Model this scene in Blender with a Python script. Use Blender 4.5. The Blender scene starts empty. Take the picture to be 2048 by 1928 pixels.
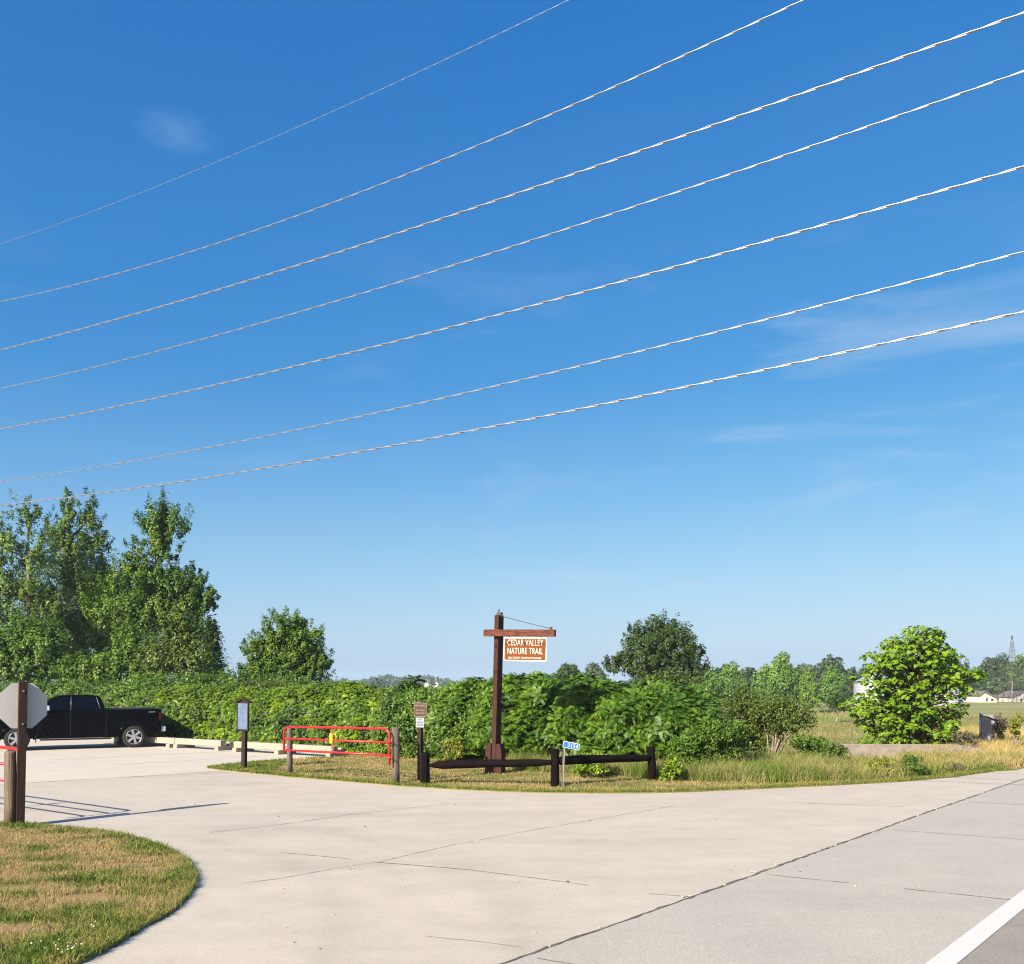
import bpy, bmesh, math, random
import numpy as np
from mathutils import Vector, Matrix
random.seed(7); RNG = np.random.default_rng(7)
R = math.radians
scene = bpy.context.scene
COL = scene.collection
CAMH, F, CX, HY = 2.4, 1890.0, 1024.0, 1363.0      # metres, focal length in photo px, principal column, horizon row

# ------------------------------------------------------------ terrain
def gz(x, y):
    d = math.hypot(x, y)
    t = min(max((d - 48) / 190, 0), 1); t = t * t * (3 - 2 * t)
    return -3.0 * t
def W(px, py, Y):                                   # point at depth Y behind picture point
    return Vector(((px - CX) / F * Y, Y, CAMH + (HY - py) / F * Y))
def G(px, py):                                      # picture point on the ground
    k = (py - HY) / F; Y = CAMH / k
    for _ in range(60):
        Yn = (CAMH - gz((px - CX) / F * Y, Y)) / k
        Y = 0.6 * Y + 0.4 * Yn
    x = (px - CX) / F * Y
    return Vector((x, Y, gz(x, Y)))

# ------------------------------------------------------------ object helpers
def tag(o, label=None, cat=None, group=None, kind=None):
    if label: o['label'] = label
    if cat: o['category'] = cat
    if group: o['group'] = group
    if kind: o['kind'] = kind
    return o
def empty(name, loc=(0, 0, 0), rz=0, label=None, cat=None, group=None):
    o = bpy.data.objects.new(name, None); COL.objects.link(o)
    o.location = loc; o.rotation_euler = (0, 0, rz); o.empty_display_size = 0.2
    return tag(o, label, cat, group)
def link(name, me, m=None, parent=None):
    o = bpy.data.objects.new(name, me); COL.objects.link(o)
    if m is not None:
        for q in (m if isinstance(m, (list, tuple)) else [m]): me.materials.append(q)
    if parent is not None: o.parent = parent
    return o
def copy_tree(o, parent=None):
    c = o.copy(); COL.objects.link(c)
    if parent is not None: c.parent = parent
    for ch in [q for q in bpy.data.objects if q.parent == o]: copy_tree(ch, c)
    return c
def mesh_np(name, V, n, mat=None, parent=None, faces=None):
    """V (K,3); faces (M,n) int array"""
    me = bpy.data.meshes.new(name)
    V = np.asarray(V, dtype=np.float32); faces = np.asarray(faces, dtype=np.int32)
    M = len(faces)
    me.vertices.add(len(V)); me.vertices.foreach_set('co', V.ravel())
    me.loops.add(M * n); me.loops.foreach_set('vertex_index', faces.ravel())
    me.polygons.add(M)
    me.polygons.foreach_set('loop_start', np.arange(0, M * n, n, dtype=np.int32))
    me.update(calc_edges=True); me.validate()
    return link(name, me, mat, parent)

class MB:
    def __init__(s): s.v = []; s.f = []; s.smooth = []
    def add(s, vs, fs, sm=False):
        b = len(s.v); s.v += [tuple(p) for p in vs]
        for f in fs: s.f.append(tuple(b + i for i in f)); s.smooth.append(sm)
    def box(s, c, size, M=None):
        x, y, z = (q / 2 for q in size); c = Vector(c)
        vs = [Vector((i * x, j * y, k * z)) for i in (-1, 1) for j in (-1, 1) for k in (-1, 1)]
        vs = [((M @ p) if M is not None else p) + c for p in vs]
        s.add(vs, [(0, 1, 3, 2), (4, 6, 7, 5), (0, 4, 5, 1), (2, 3, 7, 6), (0, 2, 6, 4), (1, 5, 7, 3)]); return s
    def tube(s, pts, r, n=10, caps=True, sm=True):
        pts = [Vector(p) for p in pts]; rs = r if isinstance(r, (list, tuple)) else [r] * len(pts)
        b = len(s.v); up = None
        for i, p in enumerate(pts):
            d = (pts[min(i + 1, len(pts) - 1)] - pts[max(i - 1, 0)]).normalized()
            if up is None:
                a = Vector((0, 0, 1)) if abs(d.z) < 0.9 else Vector((1, 0, 0)); up = d.cross(a).normalized()
            else: up = (up - d * up.dot(d)).normalized()
            w = d.cross(up)
            for k in range(n):
                t = 2 * math.pi * k / n
                s.v.append(tuple(p + (up * math.cos(t) + w * math.sin(t)) * rs[i]))
        for i in range(len(pts) - 1):
            for k in range(n):
                s.f.append((b + i * n + k, b + i * n + (k + 1) % n, b + (i + 1) * n + (k + 1) % n, b + (i + 1) * n + k)); s.smooth.append(sm)
        if caps:
            s.f.append(tuple(b + k for k in range(n))[::-1]); s.smooth.append(False)
            s.f.append(tuple(b + (len(pts) - 1) * n + k for k in range(n))); s.smooth.append(False)
        return s
    def prism(s, poly, a, b, axis='y'):
        """2-D polygon extruded between a and b along axis; poly gives the other two coordinates"""
        n = len(poly)
        def q(p, t): return (p[0], t, p[1]) if axis == 'y' else ((t, p[0], p[1]) if axis == 'x' else (p[0], p[1], t))
        s.add([q(p, a) for p in poly] + [q(p, b) for p in poly],
              [tuple(range(n)), tuple(range(2 * n - 1, n - 1, -1))] + [(i, (i + 1) % n + 0, n + (i + 1) % n, n + i) for i in range(n)]); return s
    def build(s, name, mat, parent=None, bevel=0, seg=2, angle=35):
        me = bpy.data.meshes.new(name); me.from_pydata(s.v, [], s.f)
        me.polygons.foreach_set('use_smooth', s.smooth); me.update()
        bm = bmesh.new(); bm.from_mesh(me); bmesh.ops.recalc_face_normals(bm, faces=bm.faces); bm.to_mesh(me); bm.free()
        o = link(name, me, mat, parent)
        if bevel:
            m = o.modifiers.new('bevel', 'BEVEL'); m.width = bevel; m.segments = seg; m.limit_method = 'ANGLE'; m.angle_limit = R(angle)
        return o

# ------------------------------------------------------------ materials
ALB = 0.80
def NT(name):
    m = bpy.data.materials.new(name); m.use_nodes = True; nt = m.node_tree
    for q in list(nt.nodes): nt.nodes.remove(q)
    out = nt.nodes.new('ShaderNodeOutputMaterial'); return m, nt, out
def node(nt, t, **kw):
    n = nt.nodes.new('ShaderNode' + t)
    for k, v in kw.items():
        if k in n.inputs: n.inputs[k].default_value = v
        else: setattr(n, k, v)
    return n
def ramp(nt, fac, stops):
    r = nt.nodes.new('ShaderNodeValToRGB'); e = r.color_ramp.elements
    while len(e) < len(stops): e.new(0.5)
    for q, (p, c) in zip(e, stops):
        q.position = p; q.color = (c[0], c[1], c[2], 1) if not isinstance(c, (int, float)) else (c, c, c, 1)
    nt.links.new(fac, r.inputs['Fac']); return r.outputs['Color']
def mixc(nt, fac, a, b, mode='MIX'):
    m = nt.nodes.new('ShaderNodeMix'); m.data_type = 'RGBA'; m.blend_type = mode
    for s, v in ((m.inputs[0], fac), (m.inputs[6], a), (m.inputs[7], b)):
        if isinstance(v, (int, float)): s.default_value = v
        elif isinstance(v, tuple): s.default_value = (*v, 1)
        else: nt.links.new(v, s)
    return m.outputs[2]
def noise(nt, scale, detail=4, rough=0.55, stretch=None, coord='Object'):
    tc = nt.nodes.new('ShaderNodeTexCoord'); mp = nt.nodes.new('ShaderNodeMapping')
    if stretch: mp.inputs['Scale'].default_value = stretch
    n = nt.nodes.new('ShaderNodeTexNoise'); n.inputs['Scale'].default_value = scale
    n.inputs['Detail'].default_value = detail; n.inputs['Roughness'].default_value = rough
    nt.links.new(tc.outputs[coord], mp.inputs[0]); nt.links.new(mp.outputs[0], n.inputs['Vector'])
    return n.outputs['Fac']
def principled(nt, out, color, rough=0.6, metal=0.0, bump=None, bstr=0.3, bdist=0.01, spec=0.5, coat=0):
    p = nt.nodes.new('ShaderNodeBsdfPrincipled')
    if isinstance(color, tuple): p.inputs['Base Color'].default_value = (*color, 1)
    else: nt.links.new(color, p.inputs['Base Color'])
    if isinstance(rough, float) or isinstance(rough, int): p.inputs['Roughness'].default_value = rough
    else: nt.links.new(rough, p.inputs['Roughness'])
    p.inputs['Metallic'].default_value = metal; p.inputs['Specular IOR Level'].default_value = spec
    p.inputs['Coat Weight'].default_value = coat
    if bump is not None:
        b = nt.nodes.new('ShaderNodeBump'); b.inputs['Strength'].default_value = bstr; b.inputs['Distance'].default_value = bdist
        nt.links.new(bump, b.inputs['Height']); nt.links.new(b.outputs[0], p.inputs['Normal'])
    nt.links.new(p.outputs[0], out.inputs['Surface']); return p
def simple(name, c1, c2=None, scale=6, rough=0.6, metal=0.0, bstr=0.2, stretch=None, spec=0.5, coat=0, detail=5, lo=0.35, hi=0.65):
    m, nt, out = NT(name)
    if c2 is None: c2 = tuple(q * 0.85 for q in c1)
    c1, c2 = tuple(q * ALB for q in c1), tuple(q * ALB for q in c2)
    f = noise(nt, scale, detail, stretch=stretch)
    c = ramp(nt, f, [(lo, c1), (hi, c2)])
    principled(nt, out, c, rough, metal, f, bstr, 0.01, spec, coat); return m
def leafmat(name, dark, mid, light, scale=0.35, trans=0.16, rough=0.5):
    m, nt, out = NT(name)
    geo = nt.nodes.new('ShaderNodeNewGeometry')
    big = noise(nt, scale, 3)
    add = nt.nodes.new('ShaderNodeMath'); add.operation = 'MULTIPLY_ADD'
    nt.links.new(geo.outputs['Random Per Island'], add.inputs[0]); add.inputs[1].default_value = 0.55
    sub = nt.nodes.new('ShaderNodeMath'); sub.operation = 'MULTIPLY_ADD'; nt.links.new(big, sub.inputs[0]); sub.inputs[1].default_value = 1.3; sub.inputs[2].default_value = -0.42
    nt.links.new(sub.outputs[0], add.inputs[2])
    c = ramp(nt, add.outputs[0], [(0.1, dark), (0.5, mid), (0.95, light)])
    p = nt.nodes.new('ShaderNodeBsdfPrincipled'); nt.links.new(c, p.inputs['Base Color'])
    p.inputs['Roughness'].default_value = rough; p.inputs['Specular IOR Level'].default_value = 0.35
    t = nt.nodes.new('ShaderNodeBsdfTranslucent')
    nt.links.new(mixc(nt, 1.0, c, (1.0, 1.0, 0.35), 'MULTIPLY'), t.inputs['Color'])
    mx = nt.nodes.new('ShaderNodeMixShader'); mx.inputs[0].default_value = trans
    nt.links.new(p.outputs[0], mx.inputs[1]); nt.links.new(t.outputs[0], mx.inputs[2]); nt.links.new(mx.outputs[0], out.inputs['Surface'])
    return m
def grassmat(name, straw, straw2, green, green2, scale=0.8, bias=0.5, width=0.12, trans=0.25):
    m, nt, out = NT(name)
    geo = nt.nodes.new('ShaderNodeNewGeometry')
    n1 = noise(nt, scale, 5, 0.6, stretch=(1, 1, 0))
    f = ramp(nt, n1, [(bias - width, 0.0), (bias + width, 1.0)])
    rnd = nt.nodes.new('ShaderNodeMath'); rnd.operation = 'MULTIPLY_ADD'; nt.links.new(geo.outputs['Random Per Island'], rnd.inputs[0])
    rnd.inputs[1].default_value = 0.5; rnd.inputs[2].default_value = -0.25
    a = nt.nodes.new('ShaderNodeMath'); a.operation = 'ADD'; a.use_clamp = True; nt.links.new(f, a.inputs[0]); nt.links.new(rnd.outputs[0], a.inputs[1])
    s = mixc(nt, geo.outputs['Random Per Island'], straw, straw2); g = mixc(nt, geo.outputs['Random Per Island'], green, green2)
    c = mixc(nt, a.outputs[0], s, g)
    p = nt.nodes.new('ShaderNodeBsdfPrincipled'); nt.links.new(c, p.inputs['Base Color']); p.inputs['Roughness'].default_value = 0.7; p.inputs['Specular IOR Level'].default_value = 0.2
    t = nt.nodes.new('ShaderNodeBsdfTranslucent'); nt.links.new(c, t.inputs['Color'])
    mx = nt.nodes.new('ShaderNodeMixShader'); mx.inputs[0].default_value = trans
    nt.links.new(p.outputs[0], mx.inputs[1]); nt.links.new(t.outputs[0], mx.inputs[2]); nt.links.new(mx.outputs[0], out.inputs['Surface'])
    return m

def concrete(name, base, warm, stain, speck, sscale=260, gloss=0.75, stainamt=0.75, sweeps=False):
    m, nt, out = NT(name)
    base, warm, stain = [tuple(q * k_ for q, k_ in zip(c_, (.94, .945, .925))) for c_ in (base, warm, stain)]
    a = noise(nt, 0.35, 6, 0.6); b = noise(nt, 1.7, 8, 0.65, stretch=(0.6, 1.0, 1)); s = noise(nt, sscale, 2, 0.5)
    st = noise(nt, 0.55, 5, 0.65, stretch=(0.35, 1.0, 1))
    c = mixc(nt, ramp(nt, a, [(0.35, 0.0), (0.65, 1.0)]), base, warm)
    c = mixc(nt, ramp(nt, b, [(0.38, 0.0), (0.75, 0.5)]), c, stain)
    k = nt.nodes.new('ShaderNodeMath'); k.operation = 'MULTIPLY'; k.inputs[1].default_value = stainamt
    nt.links.new(ramp(nt, st, [(0.55, 0.0), (0.75, 1.0)]), k.inputs[0])
    c = mixc(nt, k.outputs[0], c, stain)
    if sweeps:
        tc = nt.nodes.new('ShaderNodeTexCoord'); nn = noise(nt, 1.1, 6, .7)
        def band(cx, cy, sx, sy, lo, mid, hi, amt):
            mp = nt.nodes.new('ShaderNodeMapping'); mp.inputs['Location'].default_value = (-cx * sx, -cy * sy, 0); mp.inputs['Scale'].default_value = (sx, sy, 0); nt.links.new(tc.outputs['Object'], mp.inputs[0])
            ln = nt.nodes.new('ShaderNodeVectorMath'); ln.operation = 'LENGTH'; nt.links.new(mp.outputs[0], ln.inputs[0])
            d = nt.nodes.new('ShaderNodeMath'); d.operation = 'MULTIPLY'; d.inputs[1].default_value = 1 / 20; nt.links.new(ln.outputs['Value'], d.inputs[0])
            r = ramp(nt, d.outputs[0], [(lo / 20, 0.0), (mid / 20, amt), (hi / 20, 0.0)] if lo is not None else [(0, amt), (hi / 20, 0.0)])
            m_ = nt.nodes.new('ShaderNodeMath'); m_.operation = 'MULTIPLY'; nt.links.new(r, m_.inputs[0]); nt.links.new(ramp(nt, nn, [(.35, 0.15), (.65, 1.0)]), m_.inputs[1]); return m_.outputs[0]
        for args in ((-9.5, 8.0, 1, 1, 7.6, 7.9, 8.25, .28), (-9.5, 8.0, 1, 1, 9.3, 9.6, 9.95, .26), (-8.6, 9.0, 1, 1, 8.3, 8.7, 9.1, .2), (16, -1.5, 1, 1, 15.0, 15.3, 15.7, .2), (16, -1.5, 1, 1, 16.8, 17.1, 17.5, .2), (-4.0, 15.2, .75, 1.6, None, 0, 1.3, .9), (-2.6, 17.0, .5, 1.8, None, 0, 1.0, .5)):
            c = mixc(nt, band(*args), c, tuple(q * .80 for q in stain))
    k2 = nt.nodes.new('ShaderNodeMath'); k2.operation = 'MULTIPLY'; k2.inputs[1].default_value = speck
    nt.links.new(ramp(nt, s, [(0.35, 1.0), (0.6, 0.0)]), k2.inputs[0])
    c = mixc(nt, k2.outputs[0], c, tuple(q * 0.6 for q in stain))
    principled(nt, out, c, gloss, 0, s, 0.25, 0.004, 0.3); return m

M = {}
M['concrete'] = concrete('driveway_concrete', (0.50, 0.45, 0.375), (0.545, 0.49, 0.41), (0.36, 0.325, 0.27), 0.35, 90, sweeps=True)
M['lot'] = concrete('lot_concrete', (0.545, 0.495, 0.42), (0.575, 0.52, 0.44), (0.45, 0.41, 0.35), 0.25, 90)
M['shoulder'] = concrete('shoulder_concrete', (0.435, 0.405, 0.355), (0.465, 0.43, 0.37), (0.35, 0.325, 0.285), 0.5, 70)
M['asphalt'] = concrete('lane_surface', (0.30, 0.272, 0.235), (0.325, 0.292, 0.250), (0.19, 0.17, 0.145), 0.5, 80)
M['joint'] = simple('joint_dark', (0.07, 0.062, 0.052), (0.17, 0.15, 0.125), 9, 0.9)
M['joint_faint'] = simple('joint_faint', (0.30, 0.27, 0.23), (0.40, 0.36, 0.31), 5, 0.9)
M['white'] = simple('road_paint', (0.74, 0.73, 0.68), (0.66, 0.64, 0.58), 25, 0.6)
M['white_worn'] = simple('worn_paint', (0.68, 0.66, 0.60), (0.56, 0.52, 0.45), 3, 0.7)
M['chip'] = simple('stone_chip', (0.62, 0.58, 0.50), (0.45, 0.42, 0.36), 20, 0.8)
M['brown_wood'] = simple('brown_painted_wood', (0.050, 0.029, 0.022), (0.028, 0.016, 0.012), 5, 0.8, spec=.2, stretch=(6, 6, 0.6), bstr=0.5)
M['red_wood'] = simple('weathered_red_wood', (0.095, 0.038, 0.026), (0.036, 0.021, 0.017), 5, 0.85, spec=.15, stretch=(9, 9, 0.8), bstr=0.8)
M['red_beam'] = simple('weathered_red_beam', (0.21, 0.068, 0.036), (0.050, 0.030, 0.024), 9, 0.85, lo=.42, hi=.60, spec=.15, stretch=(1.0, 9, 9), bstr=0.8)
M['black_wood'] = simple('black_stained_wood', (0.004, 0.003, 0.003), (0.013, 0.008, 0.007), 6, 0.85, spec=.06, stretch=(6, 6, 0.8), bstr=0.6)
M['grey_wood'] = simple('weathered_grey_wood', (0.21, 0.165, 0.130), (0.095, 0.073, 0.060), 5, 0.85, stretch=(12, 12, 0.5), bstr=1.0)
M['tan_wood'] = simple('weathered_round_wood', (0.24, 0.175, 0.115), (0.12, 0.085, 0.058), 5, 0.85, stretch=(10, 10, 0.6), bstr=1.0)
M['beam_wood'] = simple('pale_timber', (0.43, 0.375, 0.295), (0.29, 0.24, 0.175), 4, 0.8, stretch=(1.0, 7, 7), bstr=0.4, lo=0.45, hi=0.75)
M['end_wood'] = simple('timber_end', (0.12, 0.09, 0.065), (0.07, 0.05, 0.04), 9, 0.85)
M['red'] = simple('red_gate_paint', (0.62, 0.016, 0.018), (0.52, 0.012, 0.014), 12, 0.38, bstr=0.05)
M['yellow'] = simple('yellow_paint', (0.80, 0.52, 0.02), (0.7, 0.45, 0.02), 9, 0.5)
M['alu'] = simple('aluminium_back', (0.62, 0.62, 0.59), (0.56, 0.56, 0.54), 3, 0.6, 0.0, 0.05)
M['galv'] = simple('galvanised_steel', (0.50, 0.51, 0.52), (0.36, 0.37, 0.39), 25, 0.4, 0.6, 0.05)
M['wire'] = simple('bare_cable', (0.46, 0.47, 0.50), (0.40, 0.41, 0.44), 40, 0.46, 0.85, 0.0)
M['sign_brown'] = simple('brown_sign_sheet', (0.200, 0.060, 0.010), (0.180, 0.053, 0.009), 4, 0.6, spec=.2, bstr=0.0)
M['sign_brown2'] = simple('dark_brown_sign_sheet', (0.065, 0.033, 0.013), (0.055, 0.028, 0.011), 4, 0.5, bstr=0.0)
M['sign_white'] = simple('white_sign_sheet', (0.68, 0.64, 0.56), (0.64, 0.60, 0.52), 4, 0.5, bstr=0.0)
M['sign_cream'] = simple('faded_white_sheet', (0.30, 0.27, 0.22), (0.25, 0.22, 0.18), 4, 0.5, bstr=0.0)
M['sign_blue'] = simple('blue_sign_sheet', (0.008, 0.17, 0.52), (0.008, 0.16, 0.48), 4, 0.4, bstr=0.0)
M['sign_red'] = simple('red_sign_sheet', (0.5, 0.02, 0.02), None, 4, 0.4, bstr=0.0)
M['notice'] = simple('pale_notice', (0.32, 0.38, 0.42), (0.28, 0.33, 0.37), 5, 0.5, bstr=0.0)
M['ink'] = simple('dark_ink', (0.06, 0.07, 0.09), None, 5, 0.6, bstr=0.0)
M['panel_sky_sheen'] = simple('painted_sky_reflection', (0.15, 0.22, 0.33), (0.10, 0.16, 0.27), 7, 0.25, bstr=0.02, detail=8)  # kiosk panel: blue of the reflected sky put into the base colour
M['paint'] = simple('black_car_paint', (0.002, 0.0022, 0.004), (0.0015, 0.0018, 0.003), 2, 0.12, 0.0, 0.0, spec=0.07)
M['trim'] = simple('black_plastic', (0.012, 0.012, 0.012), None, 8, 0.6, bstr=0.05)
M['glass'] = simple('tinted_glass', (0.002, 0.003, 0.006), None, 2, 0.06, bstr=0.0, spec=0.22)
M['tyre'] = simple('tyre_rubber', (0.022, 0.021, 0.020), (0.014, 0.014, 0.013), 14, 0.85, bstr=0.3)
M['chrome'] = simple('chrome', (0.75, 0.76, 0.78), None, 4, 0.12, 1.0, 0.0)
M['silver'] = simple('silver_paint', (0.75, 0.76, 0.78), None, 5, 0.3, 0.3, 0.0)
M['rim'] = simple('rim_alloy', (0.62, 0.63, 0.65), (0.55, 0.56, 0.58), 6, 0.3, 0.7, 0.0)
M['tail'] = simple('tail_lens', (0.07, 0.004, 0.005), None, 4, 0.35, bstr=0.0, spec=.1)
M['found'] = simple('old_concrete', (0.36, 0.31, 0.25), (0.25, 0.21, 0.17), 5, 0.9, bstr=0.5)
M['bark'] = simple('grey_bark', (0.15, 0.125, 0.10), (0.075, 0.062, 0.05), 4, 0.9, stretch=(4, 4, 1), bstr=0.8)
M['bark_pale'] = simple('pale_bark', (0.30, 0.26, 0.21), (0.17, 0.145, 0.115), 4, 0.9, stretch=(4, 4, 1), bstr=0.6)
M['stem'] = simple('pale_stems', (0.42, 0.36, 0.28), (0.28, 0.22, 0.16), 6, 0.9, stretch=(4, 4, 1))
M['steel_dark'] = simple('dark_steel', (0.10, 0.085, 0.08), None, 8, 0.6, 0.3)
M['bin'] = simple('grain_bin_steel', (0.58, 0.61, 0.66), (0.48, 0.51, 0.56), 3, 0.4, 0.3, 0.05)
M['barn'] = simple('white_siding', (0.74, 0.71, 0.64), (0.62, 0.58, 0.52), 3, 0.7)
M['roof'] = simple('grey_shingles', (0.20, 0.18, 0.175), (0.14, 0.125, 0.12), 5, 0.85)
M['panel'] = simple('weathered_panel', (0.22, 0.23, 0.25), (0.34, 0.35, 0.38), 9, 0.8, stretch=(6, 6, 0.7))
M['flower'] = simple('white_petals', (0.75, 0.73, 0.62), None, 9, 0.8)
# foliage
M['lf_cotton'] = leafmat('leaf_grey_green', (0.034, 0.075, 0.008), (0.095, 0.175, 0.018), (0.175, 0.260, 0.038), 0.3)
M['lf_mid'] = leafmat('leaf_mid_green', (0.022, 0.056, 0.005), (0.078, 0.160, 0.010), (0.160, 0.255, 0.018), 0.5)
M['lf_olive'] = leafmat('leaf_olive', (0.034, 0.062, 0.006), (0.080, 0.132, 0.012), (0.155, 0.210, 0.024), 0.6)
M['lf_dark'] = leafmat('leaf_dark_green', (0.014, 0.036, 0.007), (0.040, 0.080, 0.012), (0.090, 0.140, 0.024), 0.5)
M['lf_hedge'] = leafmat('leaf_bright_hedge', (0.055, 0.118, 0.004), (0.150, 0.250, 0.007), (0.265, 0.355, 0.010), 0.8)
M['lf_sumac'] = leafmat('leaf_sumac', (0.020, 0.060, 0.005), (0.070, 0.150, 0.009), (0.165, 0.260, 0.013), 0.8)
M['lf_catalpa'] = leafmat('leaf_lime', (0.075, 0.160, 0.006), (0.140, 0.260, 0.009), (0.225, 0.350, 0.016), 0.9, 0.28)
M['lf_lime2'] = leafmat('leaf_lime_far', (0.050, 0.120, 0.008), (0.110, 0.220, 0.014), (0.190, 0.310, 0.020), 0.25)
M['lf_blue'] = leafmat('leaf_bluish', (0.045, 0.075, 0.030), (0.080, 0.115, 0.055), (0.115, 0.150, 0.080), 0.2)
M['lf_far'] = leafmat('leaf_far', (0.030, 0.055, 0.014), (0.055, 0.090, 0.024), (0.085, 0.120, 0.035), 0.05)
M['lf_yellow'] = leafmat('leaf_yellowing', (0.10, 0.15, 0.012), (0.22, 0.25, 0.02), (0.38, 0.34, 0.03), 1.2)
M['lf_brown'] = leafmat('leaf_brownish', (0.09, 0.08, 0.045), (0.15, 0.13, 0.08), (0.20, 0.17, 0.11), 0.8)
STRAW, STRAW2 = (0.36, 0.262, 0.115), (0.50, 0.385, 0.19)
GR, GR2 = (0.055, 0.115, 0.012), (0.13, 0.215, 0.026)
M['gr_lawn'] = grassmat('lawn_grass', STRAW, STRAW2, GR, GR2, 1.3, 0.585, 0.10)
M['gr_island'] = grassmat('mown_grass', (0.34, 0.255, 0.10), (0.46, 0.36, 0.16), (0.12, 0.155, 0.03), (0.20, 0.225, 0.05), 0.9, 0.53, 0.15)
M['gr_edge'] = grassmat('edge_grass', (0.26, 0.24, 0.06), (0.34, 0.30, 0.08), GR, GR2, 2.5, 0.44, 0.1)
M['gr_tall'] = grassmat('tall_grass', (0.34, 0.29, 0.11), (0.46, 0.40, 0.18), (0.080, 0.145, 0.016), (0.16, 0.235, 0.035), 0.7, 0.465, 0.12)
M['gr_dry'] = grassmat('dry_grass', (0.44, 0.32, 0.12), (0.60, 0.46, 0.20), (0.15, 0.19, 0.03), (0.24, 0.27, 0.05), 0.55, 0.575, 0.10)
M['gr_field'] = grassmat('field_grass', (0.34, 0.28, 0.12), (0.40, 0.33, 0.15), (0.15, 0.20, 0.05), (0.19, 0.24, 0.07), 0.12, 0.45, 0.12)

def soilmat(name, straw, green, scale, bias, width, fine=40):
    m, nt, out = NT(name)
    f = ramp(nt, noise(nt, scale, 5, 0.6, stretch=(1, 1, 0)), [(bias - width, 0.0), (bias + width, 1.0)])
    c = mixc(nt, f, straw, green); n = noise(nt, fine, 4, 0.7)
    c = mixc(nt, ramp(nt, n, [(0.3, 0.6), (0.6, 0.0)]), c, tuple(q * 0.35 for q in straw))
    principled(nt, out, c, 0.95, 0, n, 0.6, 0.02, 0.1); return m
M['soil_lawn'] = soilmat('lawn_soil', (0.30, 0.21, 0.10), (0.085, 0.115, 0.025), 1.3, 0.585, 0.10)
M['soil_island'] = soilmat('island_soil', (0.32, 0.24, 0.11), (0.13, 0.16, 0.04), 0.9, 0.53, 0.15)
def fieldmat():
    m, nt, out = NT('field')
    a = noise(nt, 0.045, 6, 0.6, stretch=(0.35, 1.0, 0)); b = noise(nt, 0.35, 6, 0.65, stretch=(0.4, 1, 0)); c2 = noise(nt, 5, 5, 0.7)
    c = ramp(nt, a, [(0.36, (0.155, 0.190, 0.055)), (0.46, (0.195, 0.225, 0.075)), (0.53, (0.275, 0.260, 0.10)), (0.62, (0.20, 0.225, 0.07))])
    c = mixc(nt, ramp(nt, b, [(0.40, 0.0), (0.68, 0.7)]), c, (0.345, 0.285, 0.14))
    c = mixc(nt, ramp(nt, c2, [(0.3, 0.4), (0.6, 0.0)]), c, (0.10, 0.12, 0.035))
    principled(nt, out, c, 0.95, 0, b, 0.5, 0.1, 0.1); return m
M['field'] = fieldmat()

# ------------------------------------------------------------ ground sheets
def flat(name, poly, z, mat, sub=None):
    bm = bmesh.new(); vs = [bm.verts.new((p[0], p[1], z)) for p in poly]
    f = bm.faces.new(vs)
    if f.calc_area() and f.normal.z < 0: f.normal_flip()
    bmesh.ops.triangulate(bm, faces=bm.faces)
    me = bpy.data.meshes.new(name); bm.to_mesh(me); bm.free()
    o = link(name, me, mat); o['kind'] = 'structure'; return o
def slab(name, poly, z0, z1, mat):
    mb = MB(); mb.prism([(p[0], p[1]) for p in poly], z0, z1, 'z'); o = mb.build(name, mat); o['kind'] = 'structure'; return o
# terrain: graded polar grid
rad = [0, 3, 6, 10, 15, 20, 26, 33, 40, 46, 52, 60, 70, 80, 92, 105, 120, 140, 160, 185, 210, 240, 300, 400, 600, 900, 1300, 1800, 2400]
na = 96; V = [(0, 0, 0)]; Fq = []
for r in rad[1:]:
    for k in range(na):
        a = 2 * math.pi * k / na; x, y = r * math.cos(a), r * math.sin(a); V.append((x, y, gz(x, y)))
mb = MB(); mb.add(V, [(0, 1 + k, 1 + (k + 1) % na) for k in range(na)] +
       [(1 + i * na + k, 1 + (i + 1) * na + k, 1 + (i + 1) * na + (k + 1) % na, 1 + i * na + (k + 1) % na) for i in range(len(rad) - 2) for k in range(na)], True)
tag(mb.build('ground', M['field']), kind='structure')

RD = Vector((0.640, 0.768)).normalized(); RN = Vector((RD.y, -RD.x))       # road direction and the side away from the trail
J0 = Vector((-0.085, 8.03))                                                   # joint line between shoulder and driveway (at the bottom of the picture)
def rp(s, t): q = J0 + RD * s + RN * t; return (q.x, q.y)
def xy(px, py): g = G(px, py); return (g.x, g.y)
island = [xy(*p) for p in [(413, 1537.5), (440, 1541), (484, 1546), (530, 1550), (577, 1555), (640, 1560), (700, 1565), (793, 1573), (860, 1577), (927, 1581), (1000, 1584.5), (1082, 1587),
          (1180, 1588), (1288, 1587.5), (1370, 1585.5), (1442, 1582.5), (1550, 1577.5), (1648, 1573), (1730, 1568.5), (1803, 1564.5), (1860, 1559.5), (1906, 1555.5), (1950, 1549), (1988, 1543.5), (2030, 1541)]]
last = island[-1]
island += [(last[0] + 22, last[1] + 24.5), (last[0] + 20, last[1] + 40), (2, 46), (-4.0, 40), (-5.45, 30.6)]
island += [xy(*p) for p in [(690, 1513), (628, 1516), (577, 1521), (520, 1526), (463, 1531), (425, 1534)]]
left_lawn = [xy(*p) for p in [(20, 1652), (62, 1653), (120, 1659), (206, 1667), (240, 1673), (278, 1684), (312, 1694), (340, 1705), (365, 1718), (381, 1731), (390, 1744), (393, 1757), (391, 1770), (386, 1782),
          (370, 1803), (350, 1823), (320, 1842), (288, 1857), (227, 1895), (165, 1928)]]
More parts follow.
